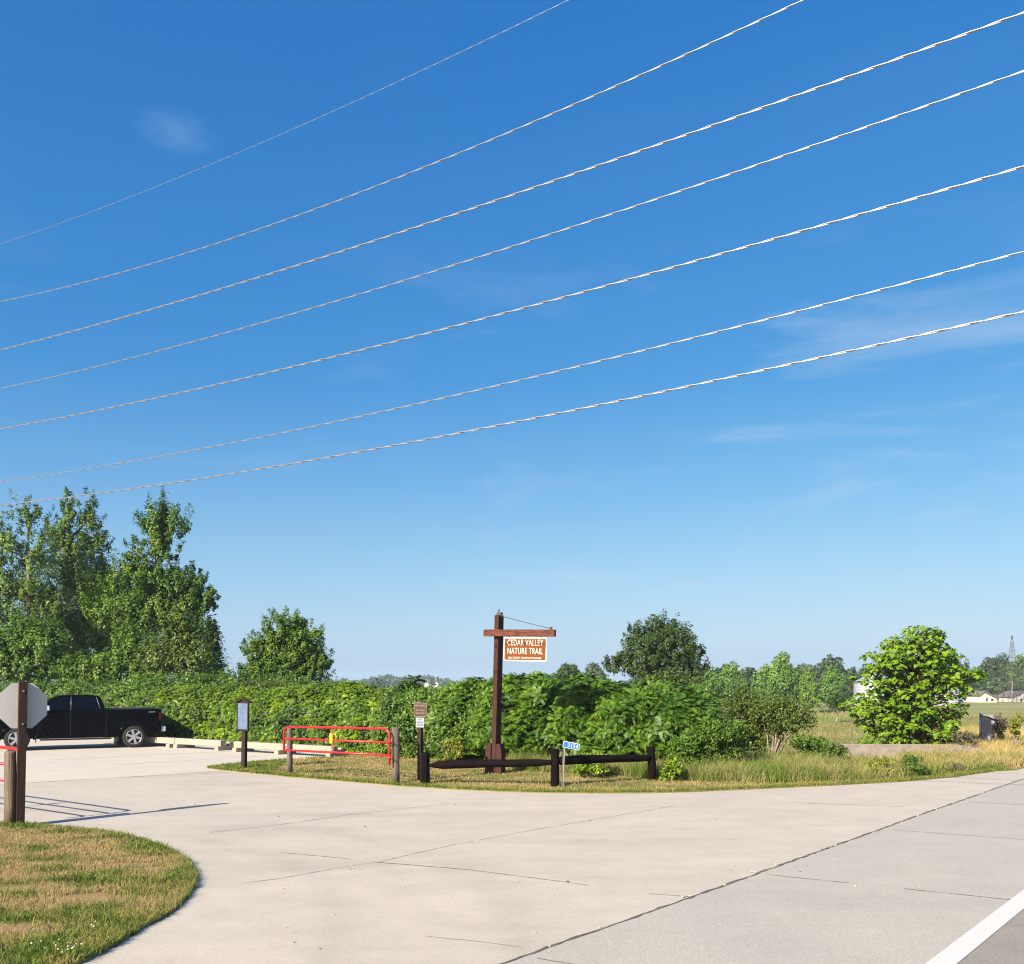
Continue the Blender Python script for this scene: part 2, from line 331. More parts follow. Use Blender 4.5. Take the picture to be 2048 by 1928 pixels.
left_lawn += [(-4.1, 6.6), (-5.6, 4.4), (-8, 1.8), (-14, -5), (-28, -5), (-28, 22), (-16, 18.2)]
left_lawn += [xy(-60, 1650)]
drive = [rp(-14, 0), rp(0, 0), rp(20, 0), rp(60, 0), (last[0] + 25, last[1] + 30), (14, 38), (2, 38), (-4.2, 31.4), (-9.0, 34.2), (-13.2, 37.2), (-19, 41.5), (-40, 55), (-60, 40), (-40, 5)]
flat('driveway', drive, 0.006, M['concrete'])
flat('road_shoulder', [rp(-40, 0.0), rp(0, 0.0), rp(90, 0.0), rp(90, 2.80), rp(0, 2.80), rp(-40, 2.80)], 0.010, M['shoulder'])
flat('road', [rp(-40, 2.80), rp(90, 2.80), rp(90, 10.4), rp(-40, 10.4)], 0.008, M['asphalt'])
slab('lawn_island', island, 0.0, 0.028, M['soil_island'])
slab('lawn', left_lawn, 0.0, 0.030, M['soil_lawn'])

def ribbon(pts, w, z, jit=0.3, gap=0.0, step=0.12):
    """thin ragged strip along a polyline"""
    mb = MB(); pts = [Vector((p[0], p[1])) for p in pts]
    for a, b in zip(pts, pts[1:]):
        L = (b - a).length; n = max(int(L / step), 1); d = (b - a) / L; nn = Vector((-d.y, d.x)); prev = None
        on = True
        for i in range(n + 1):
            if gap and random.random() < 0.10: on = random.random() > gap
            c = a + d * (L * i / n) + nn * random.uniform(-1, 1) * w * jit; hw = w / 2 * random.uniform(1 - jit * 1.6, 1 + jit * 1.6)
            cur = (c + nn * hw, c - nn * hw)
            if prev and on: mb.add([(prev[0].x, prev[0].y, z), (prev[1].x, prev[1].y, z), (cur[1].x, cur[1].y, z), (cur[0].x, cur[0].y, z)], [(0, 1, 2, 3)])
            prev = cur
    return mb
tag(ribbon([rp(-6, 0), rp(4, 0.03), rp(12, -0.02), rp(24, 0.0), rp(60, 0)], 0.034, 0.014, 0.38).build('pavement_joint', M['joint']), kind='structure')
for k in range(-1, 6):
    a = Vector(xy(1535, 1751)) + RD * 4.6 * k; b = Vector(xy(2034, 1803)) + RD * 4.6 * k; d = (b - a).normalized()
    tag(ribbon([a, a + d * 2.9], 0.013 if k < 2 else 0.016, 0.014, 0.3, 0.15).build('pavement_joint', M['joint']), kind='structure')
for pts, w, mt, gp in [([(745, 1725), (930, 1740), (1120, 1764), (1298, 1789), (1395, 1796)], 0.014, 'joint', 0.25),
                   ([(448, 1701), (560, 1706), (700, 1719)], 0.012, 'joint', 0.5),
                   ([(484, 1768), (560, 1758), (660, 1740), (760, 1724), (900, 1692), (1060, 1662), (1350, 1612)], 0.013, 'joint_faint', 0.35),
                   ([(420, 1666), (560, 1650), (700, 1630), (900, 1608)], 0.016, 'joint_faint', 0.4),
                   ([(1580, 1606), (1700, 1610), (1850, 1616)], 0.016, 'joint', 0.4),
                   ([(850, 1874), (960, 1885), (1072, 1900)], 0.010, 'joint_faint', 0.4),
                   ([(60, 1566), (230, 1556), (460, 1545)], 0.03, 'joint_faint', 0.3)]:
    tag(ribbon([xy(*p) for p in pts], w, 0.0105, 0.3, gp).build('pavement_joint', M[mt]), kind='structure')
tag(flat('edge_line', [rp(-40, 2.775), rp(90, 2.775), rp(90, 2.98), rp(-40, 2.98)], 0.0145, M['white']), kind='structure')
flat('parking_lot', [xy(-200, 1582), xy(-60, 1573), xy(60, 1566), xy(230, 1556), xy(430, 1543), (-5.6, 30.6), (-9, 34.2), (-13.2, 37.2), (-19, 41.5), (-40, 55), (-60, 40)], 0.0095, M['lot'])
for a, b, w in [((95, 1520.5), (462, 1502.8), 0.11), ((228, 1530.3), (530, 1511.5), 0.11), ((-60, 1513), (90, 1507), 0.11)]:
    A, B = Vector(xy(*a)), Vector(xy(*b)); d = (B - A).normalized(); n = Vector((-d.y, d.x)) * w / 2
    flat('parking_stripe', [A + n, B + n, B - n, A - n], 0.013, M['white_worn'])
# stone chips and litter lying on the pavement
mb = MB()
for _ in range(32):
    s = random.uniform(0.2, 16); q = rp(s, random.gauss(0, 0.03)); r = random.uniform(0.005, 0.014)
    mb.box((q[0], q[1], 0.016 + r * 0.3), (r * 2, r * 1.5, r), Matrix.Rotation(random.uniform(0, 3), 3, 'Z'))
for _ in range(36):
    px, py = random.uniform(420, 1900), random.uniform(1600, 1910); q = G(px, py); r = random.uniform(0.004, 0.010)
    mb.box((q.x, q.y, 0.014 + r * 0.3), (r * 2, r * 1.6, r), Matrix.Rotation(random.uniform(0, 3), 3, 'Z'))
tag(mb.build('gravel', M['chip']), 'scattered pale stone chips lying along the pavement joint', 'gravel', kind='stuff')
mb = MB()
for px, py, r in [(556, 1634, .03), (700, 1740, .02), (568, 1780, .018), (640, 1900, .018), (730, 1655, .03), (910, 1610, .03), (1135, 1765, .03), (1545, 1540, .03), (510, 1513, .05), (1180, 1642, .03), (390, 1610, .03), (1600, 1745, .02), (1430, 1640, .02), (1300, 1625, .02)]:
    q = G(px, py)
    a = random.uniform(0, 3); r *= .55; mb.box((q.x, q.y, 0.016), (r * 2.2, r, r * 0.4), Matrix.Rotation(a, 3, 'Z'))
tag(mb.build('dead_leaves', M['end_wood']), 'small dark dead leaves scattered on the driveway', 'leaf litter', kind='stuff')

# ------------------------------------------------------------ grass
def in_poly(P, poly):
    x, y = P[:, 0], P[:, 1]; ins = np.zeros(len(P), bool); n = len(poly); j = n - 1
    for i in range(n):
        xi, yi = poly[i][0], poly[i][1]; xj, yj = poly[j][0], poly[j][1]
        c = ((yi > y) != (yj > y)) & (x < (xj - xi) * (y - yi) / (yj - yi + 1e-12) + xi); ins ^= c; j = i
    return ins
def scatter(poly, n, keep=None):
    P = np.array([(p[0], p[1]) for p in poly]); lo, hi = P.min(0), P.max(0); out = []; tot = 0
    for _ in range(200):
        Q = RNG.uniform(lo, hi, (n, 2)); Q = Q[in_poly(Q, poly)]
        px = CX + F * Q[:, 0] / np.maximum(Q[:, 1], .1)
        Q = Q[(Q[:, 1] > 5.5) & (px > -120) & (px < 2160)]
        if keep is not None: Q = Q[keep(Q)]
        out.append(Q); tot += len(Q)
        if tot >= n: break
    return np.concatenate(out)[:n]
def edge_band(poly_edge, n, w, off=0.0):
    P = [np.array(p) for p in poly_edge]; L = np.array([np.linalg.norm(b - a) for a, b in zip(P, P[1:])]); c = np.cumsum(L) / L.sum()
    u = RNG.random(n); i = np.searchsorted(c, u); t = RNG.random(n)[:, None]
    A = np.array([P[k] for k in i]); B = np.array([P[k + 1] for k in i]); d = (B - A) / (np.linalg.norm(B - A, axis=1)[:, None] + 1e-9)
    nn = np.stack([-d[:, 1], d[:, 0]], 1)
    return A + (B - A) * t + nn * (off + np.abs(RNG.normal(0, 1, n)[:, None]) * w)
def blades(name, Q, h, w, mat, z0=0.02, lean=0.5, hv=0.35, label=None, cat='grass', dist_scale=True, bend=0.6, terrain=False):
    n = len(Q); H = h * np.clip(RNG.normal(1, hv, n), 0.3, 2.2); a = RNG.uniform(0, 2 * np.pi, n)
    Wd = w * RNG.uniform(0.6, 1.3, n)
    if dist_scale: Wd = Wd * np.clip(Q[:, 1] / 12, 0.8, 3)
    t = np.stack([np.cos(a), np.sin(a), np.zeros(n)], 1); b = RNG.uniform(0, 2 * np.pi, n); ln = H * lean * RNG.random(n)
    l = np.stack([np.cos(b), np.sin(b), np.zeros(n)], 1) * ln[:, None]
    z = np.full(n, z0)
    if terrain: z = z + np.array([gz(x, y) for x, y in Q])
    C = np.stack([Q[:, 0], Q[:, 1], z], 1); up = np.zeros((n, 3)); up[:, 2] = H
    h1 = Wd[:, None] / 2
    V = np.stack([C - t * h1, C + t * h1, C + up * 0.55 + l * 0.35 - t * h1 * 0.8, C + up * 0.55 + l * 0.35 + t * h1 * 0.8, C + up * (1 - 0.3 * bend * RNG.random(n)[:, None]) + l], 1).reshape(-1, 3)
    k = (np.arange(n) * 5)[:, None, None]; Fc = (np.array([[0, 1, 3], [0, 3, 2], [2, 3, 4]])[None] + k).reshape(-1, 3)
    o = mesh_np(name, V, 3, mat, None, Fc)
    return tag(o, label, cat, kind='stuff')
def bare(Q):   # leave a few bare patches of soil
    m = np.ones(len(Q), bool)
    for px, py, r in [(190, 1800, .20), (255, 1735, .16), (40, 1858, .22), (300, 1742, .12), (150, 1770, .14), (90, 1730, .13), (215, 1845, .12), (20, 1780, .16)]:
        g = G(px, py); m &= ((Q[:, 0] - g.x) ** 2 / 4 + (Q[:, 1] - g.y) ** 2) > r * r
    return m
Q = scatter(left_lawn, 120000, bare)
blades('grass', Q, 0.044, 0.006, M['gr_lawn'], 0.028, 1.0, 0.4, 'short dry straw and green lawn grass in the left corner')
Q = edge_band(left_lawn[0:20], 17000, -0.14, 0.03); Q = Q[Q[:, 0] < 0]; Q = Q[in_poly(Q, left_lawn) | (np.sin(Q[:, 0] * 23 + Q[:, 1] * 17) + np.sin(Q[:, 0] * 61) > .6)]
blades('grass', Q, 0.058, 0.006, M['gr_edge'], 0.01, 0.9, 0.5, 'longer green grass fringe round the left lawn edge')
c = [G(130, 1905), G(100, 1925), G(180, 1890), G(330, 1700), G(240, 1850), G(350, 1770)]
Q = np.concatenate([RNG.normal((g.x, g.y), (0.35, 0.18), (1500, 2)) for g in c] + [RNG.normal((G(px, py).x, G(px, py).y), (0.16, 0.10), (350, 2)) for px, py in
    [(120, 1672), (30, 1660), (60, 1662), (110, 1748), (290, 1688), (250, 1680), (300, 1715), (170, 1765), (230, 1755), (60, 1845), (30, 1800), (280, 1790), (150, 1830), (10, 1655)]])
Q = Q[in_poly(Q, left_lawn)]
blades('clover', Q, 0.075, 0.013, M['gr_edge'], 0.02, 1.3, 0.4, 'dark green clover and weed tufts among the dry lawn')
mb = MB()
for _ in range(22):
    px, py = random.gauss(130, 30), random.gauss(1916, 7)
    if random.random() < 0.15: px, py = random.gauss(185, 8), random.gauss(1870, 4)
    g = G(px, py); r = random.uniform(.005, .008); z = random.uniform(.09, .12)
    for k in range(3):
        a = k * 2.1; mb.box((g.x + math.cos(a) * r * .3, g.y + math.sin(a) * r * .3, z), (r * 1.4, r * 1.4, r * 1.4), Matrix.Rotation(a, 3, (1, .4, .2)))
tag(mb.build('clover_flowers', M['flower']), 'tiny white clover flowers at the lawn edge in the bottom left', 'flowers', kind='stuff')

front_edge = island[:25]
def isl_keep(Q): return Q[:, 1] < 31
Q = scatter(island, 90000, isl_keep)
blades('grass', Q, 0.045, 0.007, M['gr_island'], 0.026, 1.0, 0.4, 'short mown grass on the island behind the driveway', dist_scale=True)
Q = edge_band(front_edge, 22000, 0.16, 0.0)
blades('grass', Q, 0.06, 0.007, M['gr_edge'], 0.01, 0.9, 0.5, 'greener grass fringe along the island edge')
tip = [xy(413, 1537.5), xy(484, 1546), xy(540, 1551), xy(560, 1535), xy(577, 1521), xy(463, 1531)]
Q = scatter(tip, 9000); blades('grass', Q, 0.06, 0.008, M['gr_edge'], 0.026, 0.9, 0.4, 'green grass on the pointed tip of the island')

# hedge front line in world coordinates (also used by the tall grass)
HL = [xy(200, 1492), xy(450, 1500), xy(700, 1512), xy(860, 1521), xy(1000, 1528), xy(1150, 1538), xy(1300, 1546), xy(1450, 1548), xy(1600, 1538)]
# tall roadside grass
tall = [xy(1010, 1541), xy(1100, 1549), xy(1200, 1553), xy(1300, 1561), xy(1400, 1566), xy(1500, 1568), xy(1600, 1566), xy(1700, 1562), xy(1700, 1548), (7.6, 27), HL[7], HL[6], HL[5], (0, 26.6)]
Q = scatter(tall, 26000); blades('tall_grass', Q, 0.36, 0.012, M['gr_tall'], 0.02, 0.9, 0.35, 'tall green roadside grass below the sumac thicket', dist_scale=False)
tall2 = [xy(1480, 1572), xy(1620, 1568), xy(1740, 1563), xy(1830, 1558), xy(1890, 1551), (16.5, 28), (13.0, 29.0), (10.2, 29.3), (8, 28), (6.4, 25)]
def clear(Q):
    px = CX + F * Q[:, 0] / Q[:, 1]; return ~((px > 1688) & (px < 1800) & (Q[:, 1] > 26.5) & (RNG.random(len(Q)) < .93))
Q = scatter(tall2, 24000, clear); blades('tall_grass', Q, 0.25, 0.012, M['gr_tall'], 0.02, 1.0, 0.4, 'mixed green and straw grass in front of the concrete footing', dist_scale=False)
dry = [xy(1750, 1545), xy(1850, 1552), xy(1925, 1545), xy(1985, 1540), xy(2100, 1533), (34, 40), (20, 46), (13.6, 31)]
Q = scatter(dry, 36000); blades('dry_grass', Q, 0.30, 0.016, M['gr_dry'], 0.0, 0.9, 0.3, 'pale dry straw grass on the right verge', dist_scale=False)
mid = [(7, 28), (10, 30.5), (14, 33), (20, 38), (36, 52), (40, 75), (16, 75), (8, 45)]
Q = scatter(mid, 50000); blades('field_grass', Q, 0.14, 0.022, M['gr_field'], 0.0, 1.0, 0.4, 'rough meadow grass beyond the shrubs on the right', dist_scale=False, terrain=True)

# ------------------------------------------------------------ foliage generators
LEAF = (np.array([[0, 0, 0], [0.45, 0.30, 0.06], [1.0, 0, -0.10], [0.45, -0.30, 0.06]]), np.array([[0, 1, 2, 3]]))
WIDE = (np.array([[0, 0, 0], [0.5, 0.42, 0.05], [1.0, 0, -0.08], [0.5, -0.42, 0.05]]), np.array([[0, 1, 2, 3]]))
HEART = (np.array([[0.10, 0, 0.0], [-0.02, 0.22, 0.0], [0.18, 0.44, -0.05], [0.55, 0.34, -0.08], [1.0, 0, -0.26], [0.55, -0.34, -0.08], [0.18, -0.44, -0.05], [-0.02, -0.22, 0.0]]),
         np.array([[0, 1, 2, 3], [0, 3, 4, 5], [0, 5, 6, 7]]))
def norm(a): return a / (np.linalg.norm(a, axis=1)[:, None] + 1e-9)
def leaves(name, C, size, mat, parent, nrm=None, tan=None, tmpl=LEAF, rnd=0.8, trnd=0.8):
    n = len(C); T, Fc = tmpl
    N = (nrm if nrm is not None else np.tile([0, 0, 1.0], (n, 1))) + RNG.normal(0, rnd, (n, 3)); N = norm(N)
    t = (tan if tan is not None else np.zeros((n, 3))) + RNG.normal(0, trnd, (n, 3)); t = norm(t - N * (t * N).sum(1)[:, None]); b = np.cross(N, t)
    s = (size * RNG.uniform(0.65, 1.3, n))[:, None]
    V = np.stack([C + (t * p[0] + b * p[1] + N * p[2]) * s for p in T], 1).reshape(-1, 3)
    k = (np.arange(n) * len(T))[:, None, None]; Fq = (Fc[None] + k).reshape(-1, Fc.shape[1])
    return mesh_np(name, V, Fc.shape[1], mat, parent, Fq)
def crown_points(blobs, n, clump=0.22, per=22, spike=0.0, shell=0.55, flat=1.0):
    """blobs (x,y,z,rx,ry,rz,weight): leaves gather in clumps spread through each blob"""
    Wt = np.array([b[6] * (b[3] * b[5]) for b in blobs]); Wt = Wt / Wt.sum(); P = []; O = []; cl = []
    for b, w in zip(blobs, Wt):
        m = max(int(n * w / per), 1); d = norm(RNG.normal(0, 1, (m, 3))); r = shell + (1 - shell) * RNG.random(m) ** 0.6
        r = np.where(RNG.random(m) < 0.22, RNG.random(m) * shell, r) * RNG.uniform(0.88, 1.10, m)
        cc = np.array(b[:3]) + d * r[:, None] * np.array(b[3:6]); rr = clump * min(b[3], b[5]) * RNG.uniform(0.6, 1.4, m)
        cl.append(cc)
        q = RNG.normal(0, 0.6, (m, per, 3)) * rr[:, None, None]; q[:, :, 2] *= flat
        if spike:
            t = RNG.random((m, per)); ax = norm(d * 0.7 + np.array([0, 0, 1.0]))
            q = q * (1 - 0.75 * t[:, :, None]) + (ax * rr[:, None] * (2 + 3 * RNG.random((m, 1))) * spike)[:, None, :] * t[:, :, None]
        P.append((cc[:, None, :] + q).reshape(-1, 3)); o_ = norm((q - np.array([0, 0, rr.mean() * .3])).reshape(-1, 3)) * 1.0 + np.repeat(d, per, 0) * .45; O.append(norm(o_))
    return np.concatenate(P), np.concatenate(O), np.concatenate(cl)
def limbs(mb, base, top, blobs, cl, r0, nb=40, twig=0.35):
    base = Vector(base); top = Vector(top); pts = []
    for i in range(7):
        t = i / 6; pts.append(base.lerp(top, t) + Vector((random.uniform(-1, 1), random.uniform(-1, 1), 0)) * r0 * 0.8 * t)
    mb.tube(pts, [r0 * (1.25 if i == 0 else 1 - 0.8 * i / 6) for i in range(7)], 8)
    for b in blobs:
        c = Vector(b[:3]); t = min(max((c.z - b[5] * 0.8 - base.z) / max(top.z - base.z, .1), 0.15), 0.9); s = base.lerp(top, t)
        m = s.lerp(c, 0.5) + Vector((random.uniform(-.1, .1) * b[3], 0, -0.1 * b[5])); e = c + Vector((0, 0, b[5] * 0.5))
        mb.tube([s, m, c, e], [r0 * 0.45, r0 * 0.33, r0 * 0.2, r0 * 0.06], 6)
    idx = RNG.choice(len(cl), min(nb, len(cl)), replace=False)
    for i in idx:
        p = Vector(cl[i]); b = min(blobs, key=lambda q: (Vector(q[:3]) - p).length / q[3]); c = Vector(b[:3]) - Vector((0, 0, b[5] * 0.35))
        mb.tube([c, c.lerp(p, .5) + Vector((0, 0, -.05 * b[5])), p], [r0 * .16, r0 * .11, r0 * .04], 5)
def tree(name, label, cat, base_px, Y, blobs_px, n, leaf, mat, trunk_top_px=None, r0=0.15, group=None, base_z=None, depth=0.8, tmpl=LEAF, bark='bark', nb=40, **kw):
    """blobs_px: (px, py, rx_px, rz_px[, weight[, dy]]) in picture pixels at depth Y; depth = thickness along the view relative to the width"""
    k = Y / F; x0 = (base_px - CX) * k; z0 = gz(x0, Y) if base_z is None else base_z
    root = empty(name, (x0, Y, z0), 0, label, cat, group); B = []
    for q in blobs_px:
        px, py, rx, rz = q[:4]; w = q[4] if len(q) > 4 else 1.0; dy = q[5] if len(q) > 5 else random.uniform(-.35, .35) * rx * k
        B.append(((px - base_px) * k, dy, CAMH + (HY - py) * k - z0, rx * k, rx * k * depth, rz * k, w))
    P, O, cl = crown_points(B, n, **kw)
    leaves('crown', P, leaf, mat, root, O * 1.0 + np.array([-0.05, -0.1, 0.35]), np.array([0, 0, 0.0]) + O * 0.3, tmpl, 0.38)
    top = max(B, key=lambda b: b[2]); mb = MB(); limbs(mb, (0, 0, -0.1), (top[0] * .8, top[1] * .8, top[2]), B, cl, r0, nb)
    mb.build('trunk', M[bark], root)
    return root

# ---- the tall trees on the left, beyond the hedge
tree('tall_tree', 'tall sparse grey-green tree, leftmost of the tall trees behind the truck', 'tree', 55, 60,
     [(62, 1040, 34, 46, .45), (20, 1085, 34, 44, .6), (70, 1110, 40, 50, .8), (-10, 1130, 40, 50, .7), (40, 1180, 62, 50, 1), (-30, 1210, 50, 60, .9), (90, 1210, 45, 45, .8), (30, 1245, 55, 45, .9)],
     26000, 0.16, M['lf_cotton'], r0=.20, spike=.95, clump=.17, per=44, shell=.3, nb=120, bark='bark_pale')
tree('tall_tree', 'tallest airy tree with two upright tops, second from the left behind the truck', 'tree', 140, 64,
     [(136, 1035, 24, 52, .6), (178, 1035, 24, 52, .6), (120, 1070, 26, 40, .7), (185, 1090, 30, 44, .8), (150, 1110, 42, 50, .9), (130, 1170, 50, 50, .9), (185, 1170, 45, 55, .9), (110, 1240, 50, 50, .8), (195, 1245, 40, 60, .8)],
     33000, 0.16, M['lf_cotton'], r0=.24, spike=1.05, clump=.17, per=44, shell=.3, nb=130, bark='bark_pale')
tree('tall_tree', 'dense tall tree with a separate round top on a bare neck, rightmost of its group', 'tree', 292, 58,
     [(325, 1052, 46, 40, 1.2), (310, 1090, 36, 28, .8), (275, 1105, 24, 30, .35), (335, 1110, 30, 26, .4), (262, 1160, 50, 40, 1), (315, 1165, 48, 36, 1), (365, 1180, 38, 36, .8), (385, 1170, 26, 42, .7), (415, 1200, 26, 22, .8), (385, 1215, 36, 30, .8),
      (240, 1220, 70, 50, 1.2), (320, 1235, 70, 50, 1.2), (395, 1270, 34, 34, .8), (425, 1272, 12, 10, .4)],
     68000, 0.155, M['lf_mid'], r0=.24, spike=.9, clump=.18, per=60, shell=.45, nb=90, bark='bark_pale')
tree('green_tree', 'broad dark leafy tree in the gap between the tall trees', 'tree', 200, 66,
     [(195, 1155, 38, 34, 1), (215, 1200, 60, 50, 1), (165, 1260, 70, 55, 1), (240, 1280, 70, 55, 1), (180, 1330, 80, 45, 1)],
     38000, 0.16, M['lf_mid'], r0=.18, clump=.18, per=55, spike=.8, shell=.5)
tree('green_tree', 'rounded bright green tree low at the left edge behind the stop sign', 'tree', 40, 52,
     [(40, 1290, 72, 48, 1), (-10, 1310, 50, 44, .8), (95, 1305, 55, 55, 1), (60, 1345, 85, 30, 1)],
     36000, 0.145, M['lf_mid'], r0=.12, clump=.18, per=50, spike=.6, shell=.5)
tree('green_tree', 'young yellowish-green tree in front of the tall trees, above the hedge', 'tree', 360, 46,
     [(360, 1240, 26, 26, .7), (355, 1280, 42, 32, 1), (330, 1320, 52, 36, 1), (385, 1325, 44, 40, 1)],
     15000, 0.13, M['lf_olive'], r0=.09, clump=.2, per=16, spike=.6, shell=.35)
tree('green_tree', 'leafy tree with dark lower boughs between the young tree and the truck', 'tree', 255, 50,
     [(262, 1300, 46, 46, 1), (225, 1340, 60, 34, 1), (290, 1345, 50, 30, 1), (160, 1345, 55, 34, 1)],
     16000, 0.15, M['lf_mid'], r0=.10, clump=.2, per=16, spike=.5, shell=.35)
# small conifer at the right foot of the group
def conifer(px, Y, top_py, hw, n, label):
    k = Y / F; x0 = (px - CX) * k; z0 = gz(x0, Y); H = CAMH + (HY - top_py) * k - z0
    root = empty('conifer_tree', (x0, Y, z0), 0, label, 'tree')
    u = RNG.random(n) ** 0.7; a = RNG.uniform(0, 2 * np.pi, n); kk = np.floor(u * 16) ; tier = (u * 16 - kk)
    rad_ = hw * k * (0.12 + 0.88 * u) * (0.45 + 0.55 * (1 - tier)); rr = rad_ * RNG.uniform(0.3, 1.15, n) ** .7; lob = 1 + .38 * np.sin(a * 5 + kk * 2.1)
    rr = rr * lob
    C = np.stack([np.cos(a) * rr, np.sin(a) * rr, H * (1 - u) + 0.10 * RNG.normal(0, 1, n) + rr * .12], 1); C = C[C[:, 2] > 0.1]
    O = norm(C * np.array([1, 1, 0])); leaves('crown', C, 0.19, M['lf_dark'], root, O * .3 + np.array([0, 0, 1.0]), O + np.array([0, 0, .25]), LEAF, .4, .35)
    mb = MB(); mb.tube([(0, 0, -.1), (0, 0, H * .96)], [.13, .02], 8)
    for i in range(40):
        a = i * 2.4; t = .08 + .85 * i / 40; l = hw * k * (1 - t); mb.tube([(0, 0, H * t), (math.cos(a) * l, math.sin(a) * l, H * t + l * .12)], [.02, .006], 4)
    mb.build('trunk', M['bark'], root)
conifer(424, 54, 1238, 52, 9000, 'dark conical evergreen at the right foot of the tall trees')

# round maple left of centre and the dark oak right of centre
tree('round_tree', 'rounded dense maple standing alone behind the hedge, left of centre', 'tree', 575, 48,
     [(572, 1262, 42, 36, 1), (520, 1300, 34, 36, .9), (610, 1285, 36, 40, 1), (575, 1310, 60, 46, 1.1), (638, 1320, 26, 28, .9), (512, 1345, 30, 30, .8), (560, 1350, 60, 36, 1), (625, 1350, 36, 28, .9), (655, 1318, 14, 14, .5)],
     46000, 0.115, M['lf_mid'], r0=.14, clump=.19, per=60, spike=.6, shell=.6)
tree('dark_tree', 'large dark green oak behind the sumac, right of the trail sign', 'tree', 1305, 52,
     [(1322, 1262, 34, 28, .9), (1275, 1270, 26, 22, .5), (1290, 1295, 50, 36, 1), (1345, 1290, 40, 38, 1), (1375, 1315, 34, 26, .9), (1240, 1330, 36, 24, .8), (1300, 1335, 60, 34, 1), (1370, 1345, 45, 30, 1), (1402, 1308, 12, 10, .3), (1255, 1262, 8, 6, .15)],
     34000, 0.125, M['lf_dark'], r0=.16, clump=.18, per=40, spike=.7, shell=.4, nb=70)
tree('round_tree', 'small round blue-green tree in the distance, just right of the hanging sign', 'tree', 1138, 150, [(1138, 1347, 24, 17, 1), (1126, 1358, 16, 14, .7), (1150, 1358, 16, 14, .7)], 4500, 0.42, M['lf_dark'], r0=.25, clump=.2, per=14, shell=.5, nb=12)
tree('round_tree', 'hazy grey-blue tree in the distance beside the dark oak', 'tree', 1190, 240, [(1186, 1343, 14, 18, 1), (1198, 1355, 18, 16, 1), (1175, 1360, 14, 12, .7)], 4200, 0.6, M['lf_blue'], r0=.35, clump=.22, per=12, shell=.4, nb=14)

# ---- farm treeline on the right
far = [  # base_px, top_py, half-width, kind, distance, label
 (1415, 1335, 26, 'lf_lime2', 190, 'light green tree at the left end of the farm treeline'),
 (1448, 1332, 30, 'lf_dark', 230, 'dusky grey-green tree behind the left end of the farm treeline'),
 (1463, 1325, 22, 'lf_lime2', 200, 'light green tiered tree next to the left end of the farm treeline'),
 (1500, 1338, 28, 'lf_dark', 240, 'dark low tree in the middle of the farm treeline'),
 (1530, 1332, 24, 'lf_lime2', 210, 'light green tree left of the tallest treeline tree'),
 (1566, 1307, 27, 'lf_lime2', 190, 'tallest light green spire-topped tree of the farm treeline'),
 (1597, 1336, 22, 'lf_lime2', 195, 'green tree close right of the tallest treeline tree'),
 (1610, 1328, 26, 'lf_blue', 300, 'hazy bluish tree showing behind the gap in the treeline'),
 (1618, 1330, 15, 'lf_catalpa2', 175, 'narrow bright lime tree standing before the treeline'),
 (1662, 1316, 36, 'lf_far', 260, 'wide round dark tree with a domed crown left of the grain bin'),
 (1665, 1332, 20, 'lf_lime2', 200, 'mid green tree in front of the domed dark tree'),
 (1700, 1338, 26, 'lf_dark', 220, 'dark tree beside the grain bin'),
 (1735, 1336, 24, 'lf_far', 300, 'distant tree behind the grain bin roof'),
 (1480, 1345, 44, 'lf_far', 330, 'broad dark tree at the back of the treeline, left part'),
 (1555, 1340, 44, 'lf_far', 340, 'broad dark tree at the back of the treeline, middle part'),
 (1625, 1342, 40, 'lf_far', 330, 'broad dark tree at the back of the treeline, right part'),
 (1690, 1348, 44, 'lf_far', 320, 'broad dark tree at the back, between the domed tree and the bin'),
]
M['lf_catalpa2'] = leafmat('leaf_lime_tree', (0.085, 0.165, 0.012), (0.135, 0.240, 0.016), (0.19, 0.30, 0.025), 0.3)
def fartree(px, top, hw, mt, Y, label, name='treeline_tree', n=9000, cat='tree', group=None, base=None):
    k = Y / F; z0 = gz((px - CX) * k, Y); bot = HY + (CAMH - z0) / k; h = bot - top
    B = [(px, top + h * .18, hw * .5, h * .20, .9), (px - hw * .35, top + h * .38, hw * .55, h * .22, 1), (px + hw * .4, top + h * .42, hw * .55, h * .22, 1), (px, top + h * .55, hw * .9, h * .26, 1), (px - hw * .5, top + h * .75, hw * .6, h * .2, 1), (px + hw * .45, top + h * .76, hw * .6, h * .2, 1)]
    return tree(name, label, cat, px, Y, B, n, hw * k * 0.13 + .05, M[mt], r0=h * k * .02, clump=.2, per=14, shell=.4, nb=10, group=group, spike=.35)
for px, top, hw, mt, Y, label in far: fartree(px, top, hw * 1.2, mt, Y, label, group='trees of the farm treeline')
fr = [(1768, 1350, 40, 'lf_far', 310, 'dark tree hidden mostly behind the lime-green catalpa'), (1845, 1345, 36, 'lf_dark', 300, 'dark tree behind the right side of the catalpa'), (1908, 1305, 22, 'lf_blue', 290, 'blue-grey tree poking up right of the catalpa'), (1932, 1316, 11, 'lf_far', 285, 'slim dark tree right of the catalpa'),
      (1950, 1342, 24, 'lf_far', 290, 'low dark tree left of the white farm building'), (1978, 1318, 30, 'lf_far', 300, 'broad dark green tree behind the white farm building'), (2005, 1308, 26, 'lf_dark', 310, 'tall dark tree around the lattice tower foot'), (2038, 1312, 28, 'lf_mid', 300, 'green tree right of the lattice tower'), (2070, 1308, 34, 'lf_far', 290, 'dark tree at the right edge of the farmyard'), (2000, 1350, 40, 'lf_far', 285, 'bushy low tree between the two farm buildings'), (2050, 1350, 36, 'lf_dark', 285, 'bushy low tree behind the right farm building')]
for px, top, hw, mt, Y, label in fr: fartree(px, top, hw, mt, Y, label, name='farmyard_tree', group='trees round the farmyard')
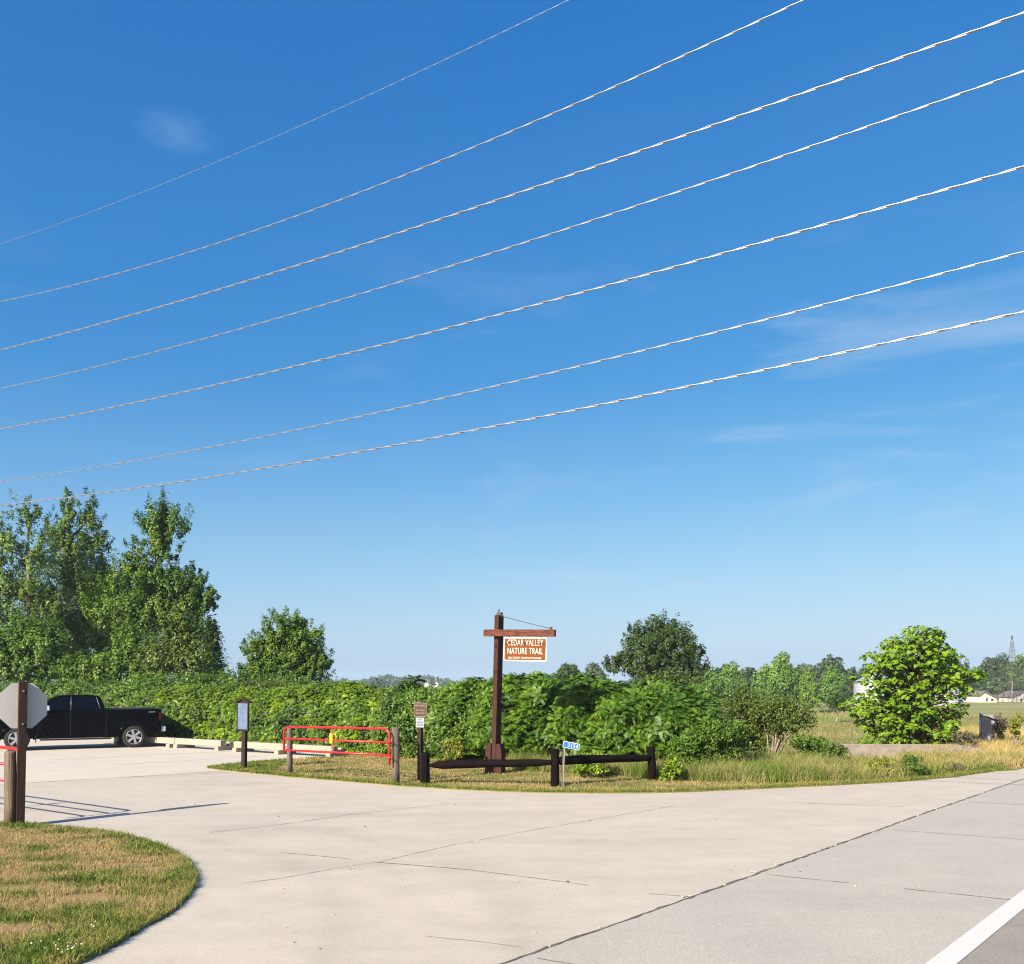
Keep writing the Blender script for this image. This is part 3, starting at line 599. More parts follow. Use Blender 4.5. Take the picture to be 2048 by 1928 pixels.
fartree(1622, 1378, 22, 'lf_catalpa2', 170, 'low lime-green bush at the foot of the treeline', name='bush', n=2500, cat='bush')

# far wood on the horizon (reads as one mass)
C = []; S = []
a0 = -0.75
while a0 < 0.62:
    Yd = random.uniform(1000, 1250); x = a0 * Yd; h = random.uniform(6, 9.5) + 3.5 * math.sin(a0 * 41) + (5 if -.265 < a0 < -.235 else 0); r = random.uniform(6, 12)
    m = 120; q = norm(RNG.normal(0, 1, (m, 3))) * np.array([r, r * .7, h * .5]) * RNG.uniform(.6, 1.05, (m, 1)) + np.array([x, Yd, -3 + h * .55]); C.append(q); a0 += r * 0.95 / Yd
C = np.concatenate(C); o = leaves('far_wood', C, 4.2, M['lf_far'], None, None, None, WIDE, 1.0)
tag(o, 'hazy bluish wood along the far horizon', 'wood', kind='stuff')
g = empty('radio_mast', W(872, 1372, 900), 0, 'thin pale radio mast on the horizon left of the trail sign', 'mast')
mb = MB(); mb.tube([(0, 0, -2), (0, 0, 10.5)], [.28, .12], 6); mb.build('pole', M['alu'], g)
for z in (3, 6, 9): mb = MB(); mb.tube([(-.8, 0, z), (.8, 0, z)], .08, 4); mb.build('crossbar', M['alu'], g)
for px, w_, lab in [(854, 12, 'tiny white farmhouse on the horizon, left of the radio mast'), (873.5, 9, 'tiny white shed on the horizon beside the radio mast foot')]:
    q = W(px, 1371.5, 850); g = empty('farmhouse', (q.x, q.y, q.z - 1.5), 0, lab, 'house', 'tiny white houses on the horizon')
    mb = MB(); mb.box((0, 0, 1.6), (w_ * .35, 4, 3.2)); mb.build('wall', M['barn'], g)
    mb = MB(); mb.prism([(-w_ * .2, 3.2), (0, 5), (w_ * .2, 3.2)], -2.2, 2.2); mb.build('roof', M['barn'], g)

# ------------------------------------------------------------ hedge, shrubs, sumac
def hedge(name, label, cat, front, tops, depth, n, leaf, mat, tmpl=LEAF, bulge=.25, droop=0.0, group=None, seed=1):
    """front: list of world (x,y) along the foot; tops: picture rows of the crest at the same points"""
    Fp = [Vector(p) for p in front]; c0 = sum(Fp, Vector((0, 0))) / len(Fp); root = empty(name, (c0.x, c0.y, 0), 0, label, cat, group)
    L = np.array([(b - a).length for a, b in zip(Fp, Fp[1:])]); cum = np.concatenate([[0], np.cumsum(L)]); u = RNG.random(n) * cum[-1]
    X = np.interp(u, cum, [p.x for p in Fp]); Y = np.interp(u, cum, [p.y for p in Fp])
    Ht = np.interp(u, cum, [CAMH + (HY - t) / F * (p.y + depth * .4) for t, p in zip(tops, Fp)])
    d = norm(np.stack([np.gradient(np.array([p.x for p in Fp])), np.gradient(np.array([p.y for p in Fp]))], 1)); dx = np.interp(u, cum, d[:, 0]); dy = np.interp(u, cum, d[:, 1])
    nx, ny = -dy, dx                                   # away from the viewer
    # lumpy surface
    ph = RNG.uniform(0, 6.28, 12); lump = np.zeros(n)
    q_ = RNG.random(n); w_ = RNG.random(n)               # 0 = front foot, .5 crest, 1 = back
    th = np.where(w_ < .52, np.arcsin(np.clip(q_, .0, .999) ** 2.38) / np.pi, np.where(w_ < .88, .22 + q_ * .5, .72 + q_ * .28))
    for i in range(6):
        f = 0.9 * 1.55 ** i; lump += np.sin(u * f + ph[i] + 2.2 * np.sin(th * (2.2 + i) + ph[i + 6])) * .32 / (1.25 ** i)
    ang = th * np.pi; D = depth / 2
    px_ = D - np.cos(ang) * D; pz = np.sin(ang) ** 0.42 * Ht
    # denser sampling of the front and top
    inward = np.abs(RNG.normal(0, 0.11, n)) + (RNG.random(n) < .25) * RNG.random(n) * .5
    cx_, cz_ = D, Ht * .45
    zf = pz / np.maximum(Ht, .1); pn_ = np.sin(u * 2.1 + ph[0] + 1.7 * np.sin(zf * 5 + u * .9 + ph[3])) * np.sin(zf * 6.5 + ph[1] + 1.5 * np.sin(u * 1.7 + ph[2])) + .5 * np.sin(u * 5.3 + zf * 9 + ph[4])
    pocket = np.clip((pn_ - .35) / .5, 0, 1) * (zf < .97)
    inward = inward + pocket * .42
    k = 1 - inward / 1.3 + lump * bulge * 0.45
    qx = cx_ + (px_ - cx_) * k; qz = cz_ + (pz - cz_) * np.minimum(k, 1.12)
    # leaves gather in sprays; the gaps between them stay dark
    m_ = max(n // 30, 20); ci = RNG.integers(0, n, m_); cid = RNG.integers(0, m_, n); sel = RNG.random(n) < .72; nc = int(sel.sum())
    cux, cuz, cq = X[ci][cid[sel]], qz[ci][cid[sel]], qx[ci][cid[sel]]
    # move the selected leaves next to their spray centre
    X = X.copy(); Y = Y.copy(); outw = .07
    X[sel] = cux + RNG.normal(0, .13, nc); Y[sel] = Y[ci][cid[sel]] + RNG.normal(0, .10, nc); qx[sel] = cq + RNG.normal(0, .10, nc) - .05; qz[sel] = cuz + RNG.normal(.03, .12, nc); th = th.copy(); th[sel] = th[ci][cid[sel]]
    nx = nx.copy(); ny = ny.copy(); nx[sel] = nx[ci][cid[sel]]; ny[sel] = ny[ci][cid[sel]]; px_ = px_.copy(); pz = pz.copy(); px_[sel] = px_[ci][cid[sel]]; pz[sel] = pz[ci][cid[sel]]
    inner = ~sel; qz[inner] = np.where(th[inner] < .6, cz_[inner] + (qz[inner] - cz_[inner]) * .90, qz[inner]); qx[inner] = cx_ + (qx[inner] - cx_) * .82
    keep = (qz > 0.03) & ((th < .72) | (RNG.random(n) < .4)) & (RNG.random(n) > pocket * .55); endf = np.minimum(u, cum[-1] - u)
    Cw = np.stack([X + nx * qx - c0.x, Y + ny * qx - c0.y, qz], 1)
    O = np.stack([nx * (px_ - cx_), ny * (px_ - cx_), (pz - cz_)], 1); O = norm(O)
    Cw = Cw[keep]; O = O[keep]
    leaves('foliage', Cw, leaf, mat, root, O * .8 + np.array([-.2, -.2, .45]), O * .5 + np.array([0, 0, .25 - droop]), tmpl, .65, .7)
    mb = MB()
    for i in range(int(cum[-1] * 5)):
        uu = random.random() * cum[-1]; x = np.interp(uu, cum, [p.x for p in Fp]) - c0.x; y = np.interp(uu, cum, [p.y for p in Fp]) - c0.y; h = np.interp(uu, cum, [CAMH + (HY - t) / F * p.y for t, p in zip(tops, Fp)])
        o_ = random.uniform(.3, depth * .8); q = Vector((x, y + o_, 0)); e = q + Vector((random.uniform(-.5, .5), random.uniform(-.4, .3), h * random.uniform(.6, .9)))
        mb.tube([q, q.lerp(e, .5) + Vector((random.uniform(-.1, .1), 0, 0)), e], [.02, .014, .005], 5)
    mb.build('stems', M['bark'], root); return root
def hl(px):                                            # hedge front line at picture column
    xs = [200, 450, 700, 860, 1000, 1150, 1300, 1450, 1600]; i = min(max(np.searchsorted(xs, px) - 1, 0), 7); t = (px - xs[i]) / (xs[i + 1] - xs[i])
    a, b = HL[i], HL[i + 1]; return (a[0] + (b[0] - a[0]) * t, a[1] + (b[1] - a[1]) * t)
def leafy_hedge(label, front, tops, depth, nr, sc, seed_leaves, mats=('lf_sumac', 'lf_hedge'), group=None):
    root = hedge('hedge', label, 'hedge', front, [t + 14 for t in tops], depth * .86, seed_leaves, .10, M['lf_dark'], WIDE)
    Fp = [Vector(p) for p in front]; c0 = sum(Fp, Vector((0, 0))) / len(Fp); L = np.array([(b - a).length for a, b in zip(Fp, Fp[1:])]); cum = np.concatenate([[0], np.cumsum(L)])
    lo, hi = [], []; ph = [random.uniform(0, 6) for _ in range(6)]
    for i in range(nr):
        u = random.random() * cum[-1]; x = np.interp(u, cum, [p.x for p in Fp]); y = np.interp(u, cum, [p.y for p in Fp]); H = np.interp(u, cum, [CAMH + (HY - t - 5) / F * (p.y + depth * .4) for t, p in zip(tops, Fp)])
        w = random.random(); q = random.random()
        if w < .55: t = math.asin(min(q, .999) ** 2.38) / math.pi
        elif w < .92: t = .2 + q * .5
        else: t = .7 + q * .3
        a = t * math.pi; D_ = depth / 2; qx = D_ - math.cos(a) * D_; qz = math.sin(a) ** .42 * H; zf = qz / H
        lump = math.sin(u * 1.9 + ph[0] + math.sin(zf * 4 + ph[1])) * .5 + math.sin(u * 4.1 + zf * 5 + ph[2]) * .35; pk = math.sin(u * 2.7 + ph[3] + 1.5 * math.sin(zf * 4.5 + u)) * math.sin(zf * 7 + ph[4] + math.sin(u * 1.9))
        if pk > .45 and zf < .93 and random.random() < .8: continue
        k = 1 + lump * .09 - random.random() ** 2 * .12; qx = D_ + (qx - D_) * k; qz = H * .45 + (qz - H * .45) * (1 + (k - 1) * .5)
        p = np.array([x - c0.x, y - c0.y + qx, max(qz - .10, .12)])
        r = random.choice(ROS); b = random.uniform(0, 6.283); c, sn = math.cos(b), math.sin(b); Rm = np.array([[c, -sn, 0], [sn, c, 0], [0, 0, 1]])
        ln = (.75 if t < .2 else .25) * random.uniform(.2, 1.3); sd = random.uniform(-.45, .45); Sm = np.array([[math.cos(sd), 0, math.sin(sd)], [0, 1, 0], [-math.sin(sd), 0, math.cos(sd)]]); Lm = np.array([[1, 0, 0], [0, math.cos(ln), -math.sin(ln)], [0, math.sin(ln), math.cos(ln)]]); s_ = sc * random.uniform(.65, 1.15)
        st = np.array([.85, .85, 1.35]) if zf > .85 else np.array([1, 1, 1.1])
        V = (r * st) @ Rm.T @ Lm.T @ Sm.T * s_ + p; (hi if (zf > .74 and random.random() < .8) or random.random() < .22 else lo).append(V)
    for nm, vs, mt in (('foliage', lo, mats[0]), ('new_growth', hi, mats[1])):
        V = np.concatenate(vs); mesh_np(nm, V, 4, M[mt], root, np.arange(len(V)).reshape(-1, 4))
def off(p, d): q = hl(p); return (q[0], q[1] + d)
hedge('bush', 'olive scrub bush showing over the hedge left of the maple', 'bush', [(-13.6, 40), (-11.5, 40), (-9.0, 40)], [1376, 1364, 1362], 2.5, 14000, 0.10, M['lf_olive'])
hedge('bush', 'dense green scrub filling the ground below the tall trees', 'bush', [(-18.5, 44), (-14.0, 43), (-9.6, 42.5)], [1352, 1346, 1360], 3, 24000, 0.12, M['lf_mid'])
hedge('bush', 'row of leafy bushes behind the truck cab and stop sign', 'bush', [(-27, 43), (-21, 42), (-15.5, 40.5)], [1378, 1364, 1375], 3, 26000, 0.12, M['lf_mid'])

def sumac_rosette():
    """one shoot tip: arching pinnate leaves around a stem; returns leaflet vertices"""
    V = []; nf = 9
    for i in range(nf):
        a = 2 * math.pi * i / nf + random.uniform(-.25, .25); el = random.uniform(.25, .75) if i % 3 else 1.15; L = random.uniform(.38, .55)
        hd = np.array([math.cos(a), math.sin(a), 0]); side = np.array([-hd[1], hd[0], 0])
        def pt(t): return hd * (L * t * math.cos(el) * (1 + .2 * t)) + np.array([0, 0, L * (math.sin(el) * t - 0.52 * t * t)])
        m = 7
        for j in range(1, m + 1):
            t = .12 + .88 * j / m; p = pt(t); tg = pt(min(t + .05, 1.05)) - pt(t - .05); tg /= np.linalg.norm(tg)
            ll = .145 * math.sin(math.pi * (0.18 + .72 * t)) + .03
            for s in (-1, 1):
                dr = tg * .45 + side * s * .9 + np.array([0, 0, -.18 - .15 * random.random()]); dr /= np.linalg.norm(dr); w = np.cross(dr, np.array([0, 0, 1.0])); w /= np.linalg.norm(w); w = w * .5 + np.array([0, 0, .12])
                w = w / np.linalg.norm(w) * ll * .23
                V += [p, p + dr * ll * .45 + w, p + dr * ll, p + dr * ll * .45 - w]
        V += [pt(.9), pt(1.0) + side * .02, pt(1.2), pt(1.0) - side * .02]
    return np.array(V)
ROS = [sumac_rosette() for _ in range(6)]
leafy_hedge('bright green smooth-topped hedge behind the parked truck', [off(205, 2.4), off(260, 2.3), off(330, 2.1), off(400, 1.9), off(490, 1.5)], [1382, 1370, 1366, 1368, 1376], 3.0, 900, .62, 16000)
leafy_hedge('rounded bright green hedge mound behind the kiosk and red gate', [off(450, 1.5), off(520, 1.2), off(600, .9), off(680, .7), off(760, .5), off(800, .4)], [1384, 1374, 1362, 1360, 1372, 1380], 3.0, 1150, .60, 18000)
hedge('hedge', 'darker small-leaved hedge stretch behind the area sign', 'hedge', [hl(p) for p in (750, 800, 860, 920, 985)], [1388, 1384, 1384, 1380, 1376], 2.6, 50000, 0.075, M['lf_mid'], WIDE)
def sumac(px, top_py, w, dY, n, label, group=None, mat='lf_sumac', low=.25):
    f = hl(px); x0, y0 = f[0], f[1] + dY; H = CAMH + (HY - top_py) / F * y0; root = empty('sumac_shrub', (x0, y0, 0), 0, label, 'shrub', group); Vs = []; mb = MB(); rw = w / F * y0 / 2
    n = int(n * 1.45)
    for i in range(n):
        u = random.random(); a = random.uniform(0, 6.283)
        if i % 3: # dome top and front face
            zz = H * (low + (1 - low) * u); rr = rw * math.sqrt(max(1 - ((zz / H - .35) / .68) ** 2, .02)) if zz > .35 * H else rw
            a = random.uniform(math.pi * .95, math.pi * 2.05)
        else: rr = rw * math.sqrt(random.random()) * .95; zz = H * math.sqrt(max(1 - (rr / rw) ** 2 * .45, .1)) * random.uniform(.88, 1.03)
        rr *= random.uniform(.7, 1.05); p = np.array([math.cos(a) * rr, math.sin(a) * rr * .75, zz - .10])
        s = random.uniform(.55, .95); r = random.choice(ROS); c, sn = math.cos(a * 3.7), math.sin(a * 3.7); Rm = np.array([[c, -sn, 0], [sn, c, 0], [0, 0, 1]])
        la = random.uniform(.1, .9) if p[1] < -.2 else random.uniform(-.3, .3); sd = random.uniform(-.45, .45)
        lean = np.array([[math.cos(sd), 0, math.sin(sd)], [0, 1, 0], [-math.sin(sd), 0, math.cos(sd)]]) @ np.array([[1, 0, 0], [0, math.cos(la), -math.sin(la)], [0, math.sin(la), math.cos(la)]])
        Vs.append(r @ Rm.T @ lean.T * s + p)
        if i % 2 == 0:
            b = Vector((p[0] * .45 + random.uniform(-.2, .2), p[1] * .4 + random.uniform(-.1, .3), 0)); e = Vector(p)
            mb.tube([b, b.lerp(e, .6) + Vector((0, .05, .12 * H)), e], [.022, .016, .007], 5)
    V = np.concatenate(Vs); Fq = np.arange(len(V)).reshape(-1, 4); mesh_np('foliage', V, 4, M[mat], root, Fq); mb.build('stems', M['bark'], root)
    return root
SG = 'sumac shrubs of the thicket behind the rail fence'; SL = 'sumac shrub with drooping feathery leaves in the thicket behind the rail fence'
for px, tp, w, dY, n in [(935, 1366, 150, .9, 60), (955, 1352, 110, 1.8, 40), (1020, 1350, 130, 1.5, 60), (1030, 1352, 150, .4, 70), (1090, 1352, 150, 1.6, 70), (1110, 1358, 170, .5, 80), (1165, 1352, 150, 1.6, 66), (1190, 1362, 170, .3, 80), (1245, 1358, 160, 1.6, 66), (1270, 1372, 170, .3, 80),
                       (1330, 1370, 160, 1.7, 60), (1350, 1385, 160, .3, 70), (1410, 1378, 150, 1.9, 55)]:
    sumac(px, tp, w, dY, n, SL, SG)
sumac(812, 1354, 62, 1.8, 14, 'sumac sprout standing proud of the hedge top above the area sign', low=.75)
sumac(915, 1478, 90, -.5, 16, 'low young sumac at the hedge foot left of the trail sign', low=.3)
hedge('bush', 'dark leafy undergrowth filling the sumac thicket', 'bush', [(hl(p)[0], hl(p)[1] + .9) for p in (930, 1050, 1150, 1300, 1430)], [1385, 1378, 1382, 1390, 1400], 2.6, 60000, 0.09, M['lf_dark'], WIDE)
hedge('bush', 'yellow-green leafy bush crowning the thicket below the dark oak', 'bush', [(3.9, 29.5), (5.0, 29.3), (6.1, 29.5)], [1362, 1340, 1362], 1.6, 8000, 0.085, M['lf_olive'], WIDE)

def shrub(name, label, cat, px, base_py, top_py, w, n, leaf, mat, stems=12, stemmat='bark', low=.35, tmpl=WIDE, clump=.3, group=None, sr=.016, spike=.3):
    g = G(px, base_py); k = g.y / F; H = (base_py - top_py) * k; hw = w / 2 * k; root = empty(name, (g.x, g.y, g.z), 0, label, cat, group)
    B = [(random.uniform(-.5, .5) * hw, random.uniform(-.4, .4) * hw, H * random.uniform(low + .15, .8), hw * random.uniform(.35, .55), hw * .4, H * random.uniform(.16, .26), 1) for _ in range(7)] + [(0, 0, H * .78, hw * .5, hw * .4, H * .22, 1)]
    P, O, cl = crown_points(B, n, clump=clump, per=12, shell=.3, spike=spike); ok = P[:, 2] > .03
    leaves('foliage', P[ok], leaf, mat, root, O[ok] * .6 + np.array([-.2, -.2, .6]), O[ok] * .4, tmpl, .7)
    mb = MB()
    for i in range(stems):
        a = random.uniform(0, 6.28); e = Vector(cl[random.randrange(len(cl))]); b = Vector((math.cos(a) * hw * .06, math.sin(a) * hw * .06, -.02)); m_ = b.lerp(e, .5) + Vector((-e.x * .12, -e.y * .12, .06 * H))
        mb.tube([b, m_, e], [sr, sr * .7, sr * .3], 5)
        for _ in range(2):
            e2 = e + Vector((random.uniform(-.25, .25) * hw, random.uniform(-.2, .2) * hw, random.uniform(0, .2) * H)); mb.tube([m_.lerp(e, .4), e2], [sr * .5, sr * .2], 4)
    mb.build('stems', M[stemmat], root); return root
# right end of the thicket
shrub('shrub', 'olive shrub with pale bare branching stems at the right end of the thicket', 'shrub', 1545, 1528, 1385, 190, 13000, .060, M['lf_olive'], 22, 'stem', .42, sr=.024)
shrub('shrub', 'olive-leaved shrub behind the pale-stemmed one at the end of the thicket', 'shrub', 1480, 1525, 1372, 170, 13000, .065, M['lf_olive'], 12, 'bark', .1, sr=.02)
shrub('shrub', 'dark shrub low in front of the thicket, right of the last fence post', 'shrub', 1455, 1552, 1440, 150, 12000, .060, M['lf_mid'], 12, 'bark', .05)
shrub('shrub', 'small leafy shrub hugging the foot of the thicket behind the last fence post', 'shrub', 1370, 1553, 1470, 120, 7000, .055, M['lf_mid'], 8, 'bark', .05)
shrub('shrub', 'low spreading shrub beyond the pale-stemmed shrub, before the meadow', 'shrub', 1625, 1535, 1470, 130, 7000, .060, M['lf_mid'], 8, 'stem', .05)
shrub('shrub', 'rough scrubby shrub just left of the concrete footing', 'shrub', 1672, 1540, 1490, 90, 4500, .055, M['lf_olive'], 8, 'stem', .05)
shrub('weed_plant', 'yellow-flecked weed in front of the concrete footing', 'weed', 1765, 1556, 1512, 80, 1600, .045, M['lf_yellow'], 18, 'stem', .1, LEAF)
shrub('weed_plant', 'bushy green weed in front of the middle of the concrete footing', 'weed', 1828, 1556, 1510, 60, 2400, .05, M['lf_mid'], 10, 'stem', .05, LEAF)
shrub('weed_plant', 'brownish dock weed right of the footing in the dry grass', 'weed', 1900, 1546, 1524, 60, 900, .045, M['lf_brown'], 12, 'stem', .1, LEAF)
shrub('weed_plant', 'brown dried weed clump between the catalpa and the metal panel', 'weed', 1935, 1508, 1465, 60, 1500, .06, M['lf_brown'], 12, 'bark', .1, LEAF)
shrub('weed_plant', 'tall yellow-green weed at the far right edge of the verge', 'weed', 2030, 1505, 1425, 40, 1400, .07, M['lf_yellow'], 10, 'stem', .2, LEAF)
shrub('weed_plant', 'yellowing leafy weed at the hedge foot between area sign and trail sign', 'weed', 905, 1530, 1475, 60, 1800, .05, M['lf_yellow'], 10, 'stem', .05)
shrub('weed_plant', 'bright leafy weed under the right fence rail', 'weed', 1180, 1558, 1505, 90, 3500, .055, M['lf_hedge'], 8, 'stem', .05)
shrub('weed_plant', 'bright leafy weed just right of the last fence post', 'weed', 1345, 1566, 1520, 60, 2200, .055, M['lf_hedge'], 8, 'stem', .05)
shrub('bush', 'scrubby brown-green bush climbing the metal panel', 'bush', 1998, 1492, 1425, 42, 2000, .06, M['lf_brown'], 12, 'stem', .1)
shrub('weed_plant', 'low meadow scrub bush between sapling and thicket', 'weed', 1770, 1478, 1455, 40, 900, .08, M['lf_olive'], 6, 'stem', .05)
# sapling in the meadow
tree('young_tree', 'small sparse young tree standing alone in the meadow', 'tree', 1672, 55, [(1665, 1404, 15, 11, 1), (1682, 1402, 15, 10, 1), (1674, 1416, 20, 8, .8), (1652, 1422, 14, 5, .4), (1694, 1418, 10, 6, .5)], 3000, 0.085, M['lf_dark'], r0=.055, clump=.3, per=10, shell=.2, bark='stem', nb=30)

# ---- big-leaved catalpa on the right
def catalpa():
    Y = 33.0; k = Y / F; bp = 1822; x0 = (bp - CX) * k; root = empty('catalpa_tree', (x0, Y, 0), 0, 'bushy lime-green catalpa with large heart-shaped leaves behind the footing', 'tree')
    B = [(1832, 1275, 42, 24), (1790, 1298, 34, 24), (1868, 1292, 30, 22), (1825, 1312, 56, 28), (1755, 1318, 28, 18), (1760, 1350, 40, 26), (1885, 1322, 36, 22), (1840, 1350, 60, 28), (1905, 1352, 48, 20), (1928, 1350, 20, 16),
         (1770, 1395, 46, 22), (1730, 1412, 34, 20), (1830, 1395, 50, 26), (1895, 1380, 36, 18), (1905, 1418, 22, 16), (1780, 1440, 56, 24), (1850, 1440, 58, 26), (1760, 1478, 44, 18), (1830, 1478, 58, 18), (1890, 1465, 34, 22), (1905, 1488, 20, 12)]
    P = []; O = []; mb = MB(); H = CAMH + (HY - 1262) * k
    mb.tube([(0, 0, -.1), (.06, 0, H * .3), (-.03, .05, H * .6), (.05, 0, H * .95)], [.13, .10, .065, .02], 10)
    for px, py, rx, rz in B:
        c = np.array([(px - bp) * k, 0, CAMH + (HY - py) * k]); rx_, rz_ = rx * k, rz * k
        for s in range(max(int(rx * rz / 15), 10)):
            a = random.uniform(0, 6.283); rr = math.sqrt(random.random()) * random.choice((1, 1, 1.18)); y = random.uniform(-1, 1); t = c + np.array([math.cos(a) * rr * rx_ * .92, y * min(rx_, 1.0) * 1.1, math.sin(a) * rr * rz_])
            o = np.array([t[0], t[1], 0]); o = o / (np.linalg.norm(o) + .2)
            m = random.randint(5, 9); hdir = RNG.normal(0, 1, (m, 3)) * np.array([1, 1, .3]) + o * .9; hdir = norm(hdir)
            P.append(t + hdir * .11 + np.array([0, 0, 1]) * (RNG.uniform(-.03, .03, (m, 1)) - .05)); O.append(hdir)
            if s % 3 == 0:
                e = Vector(t); z = max(min(e.z - .35 * math.hypot(e.x, e.y) - .1, H * .9), .3); st = Vector((0, 0, z)); mb.tube([st, st.lerp(e, .55) + Vector((0, 0, .05)), e], [.03, .02, .008], 5)
    P = np.concatenate(P); O = np.concatenate(O); ok = P[:, 2] > .15
    leaves('crown', P[ok], .150, M['lf_catalpa'], root, O[ok] * .45 + np.array([-.08, -.15, 1.1]), O[ok] * 1.0 + np.array([0, 0, -.35]), HEART, .36, .35)
    mb.build('trunk', M['bark'], root)
catalpa()

# ------------------------------------------------------------ signs, gates, fence
def yawM(a): return Matrix.Rotation(a, 3, 'Z')
def text(body, size, mat, parent, loc, rot, name='lettering', ext=0.002, align='CENTER', sx=1.0, space=1.0, bold=0.0):
    cu = bpy.data.curves.new(name, 'FONT'); cu.body = body; cu.size = size; cu.extrude = ext; cu.align_x = align; cu.align_y = 'CENTER'; cu.space_character = space; cu.offset = bold; cu.resolution_u = 3
    o = bpy.data.objects.new(name, cu); me = None
    COL.objects.link(o); bpy.context.view_layer.update()
    dg = bpy.context.evaluated_depsgraph_get(); me = bpy.data.meshes.new_from_object(o.evaluated_get(dg)); bpy.data.objects.remove(o)
    me.materials.clear(); o = link(name, me, mat, parent); o.location = loc; o.rotation_euler = rot; o.scale = (sx, 1, 1); return o
def rrect(w, h, r, n=5):
    P = []
    for cx, cz, a0 in ((w / 2 - r, h / 2 - r, 0), (-w / 2 + r, h / 2 - r, 90), (-w / 2 + r, -h / 2 + r, 180), (w / 2 - r, -h / 2 + r, 270)):
        for i in range(n + 1): a = R(a0 + 90 * i / n); P.append((cx + r * math.cos(a), cz + r * math.sin(a)))
    return P
def plate(name, w, h, r, y0, y1, mat, parent, cx=0, cz=0, bevel=0):
    mb = MB(); mb.prism([(x + cx, z + cz) for x, z in rrect(w, h, r)], y0, y1); return mb.build(name, mat, parent, bevel)

# stop sign seen from behind
g = G(40, 1654); st = empty('stop_sign', g, 0, 'grey back of a stop sign on a brown square post at the left edge', 'sign'); st.rotation_euler = (0, R(1.1), R(-33.4) + math.pi)
# local +y faces away from the back, so the printed face is +y... the back looks along -y after the half turn
mb = MB(); mb.box((0, 0, 1.17), (.125, .125, 2.46)); mb.build('post', M['brown_wood'], st, .008)
oc = [(.375 / math.cos(R(22.5)) * math.cos(R(22.5 + 45 * i)), 2.0 + .375 / math.cos(R(22.5)) * math.sin(R(22.5 + 45 * i))) for i in range(8)]
st.rotation_euler = (0, R(1.1), R(33.4))
mb = MB(); mb.prism(oc, .066, .070); pn = mb.build('sign_panel', M['alu'], st)
mb = MB(); mb.prism([(x * .985, 2.0 + (z - 2.0) * .985) for x, z in oc], .0705, .0725); mb.build('white_border', M['sign_white'], pn)
mb = MB(); mb.prism([(x * .94, 2.0 + (z - 2.0) * .94) for x, z in oc], .073, .0745); mb.build('red_face', M['sign_red'], pn)
text('STOP', .30, M['sign_white'], pn, (0, .0755, 2.0), (R(90), 0, R(180)), ext=.001, sx=.9, bold=.006)
for z in (2.24, 1.70):
    mb = MB(); mb.tube([(0, -.063, z), (0, -.078, z)], .017, 8); mb.build('bolt', M['chrome'], st)

def round_post(name, label, px, py, dia, h, mat, lean=(0, 0), Yo=None, group=None, crack=True, cat='post'):
    g = G(px, py) if Yo is None else Vector(((px - CX) / F * Yo, Yo, 0)); root = empty(name, g, random.uniform(0, 3), label, cat, group)
    mb = MB(); n = 18; pts = [(0, 0, -.05), (0, 0, h * .3), (0, 0, h * .6), (0, 0, h * .97), (0, 0, h)]
    mb.tube(pts, [dia / 2 * 1.04, dia / 2 * 1.01, dia / 2, dia / 2 * .98, dia / 2 * .90], n)
    # flatten into an uneven, split log
    v = []
    for (x, y, z) in mb.v:
        a = math.atan2(y, x); s = 1 + .05 * math.sin(a * 2 + 1 + z) + .03 * math.sin(a * 5 + z * 2)
        if crack: s -= .22 * math.exp(-((a - .4) / .13) ** 2) + .12 * math.exp(-((a + 2.2) / .12) ** 2)
        v.append((x * s, y * s, z))
    mb.v = v; mb.build('log', mat, root); return root
round_post('gate_post', 'round tan wooden gate post beside the stop sign', 21, 1654, .195, 1.25, M['tan_wood'])
round_post('gate_post', 'slim grey wooden post supporting the free end of the red gate', 579.5, 0, .145, 1.22, M['grey_wood'], Yo=24.35)
p_ = round_post('gate_post', 'thick split grey wooden post hinging the red gate', 791.5, 1569, .185, 1.33, M['grey_wood']); p_.rotation_euler.z = -1.7

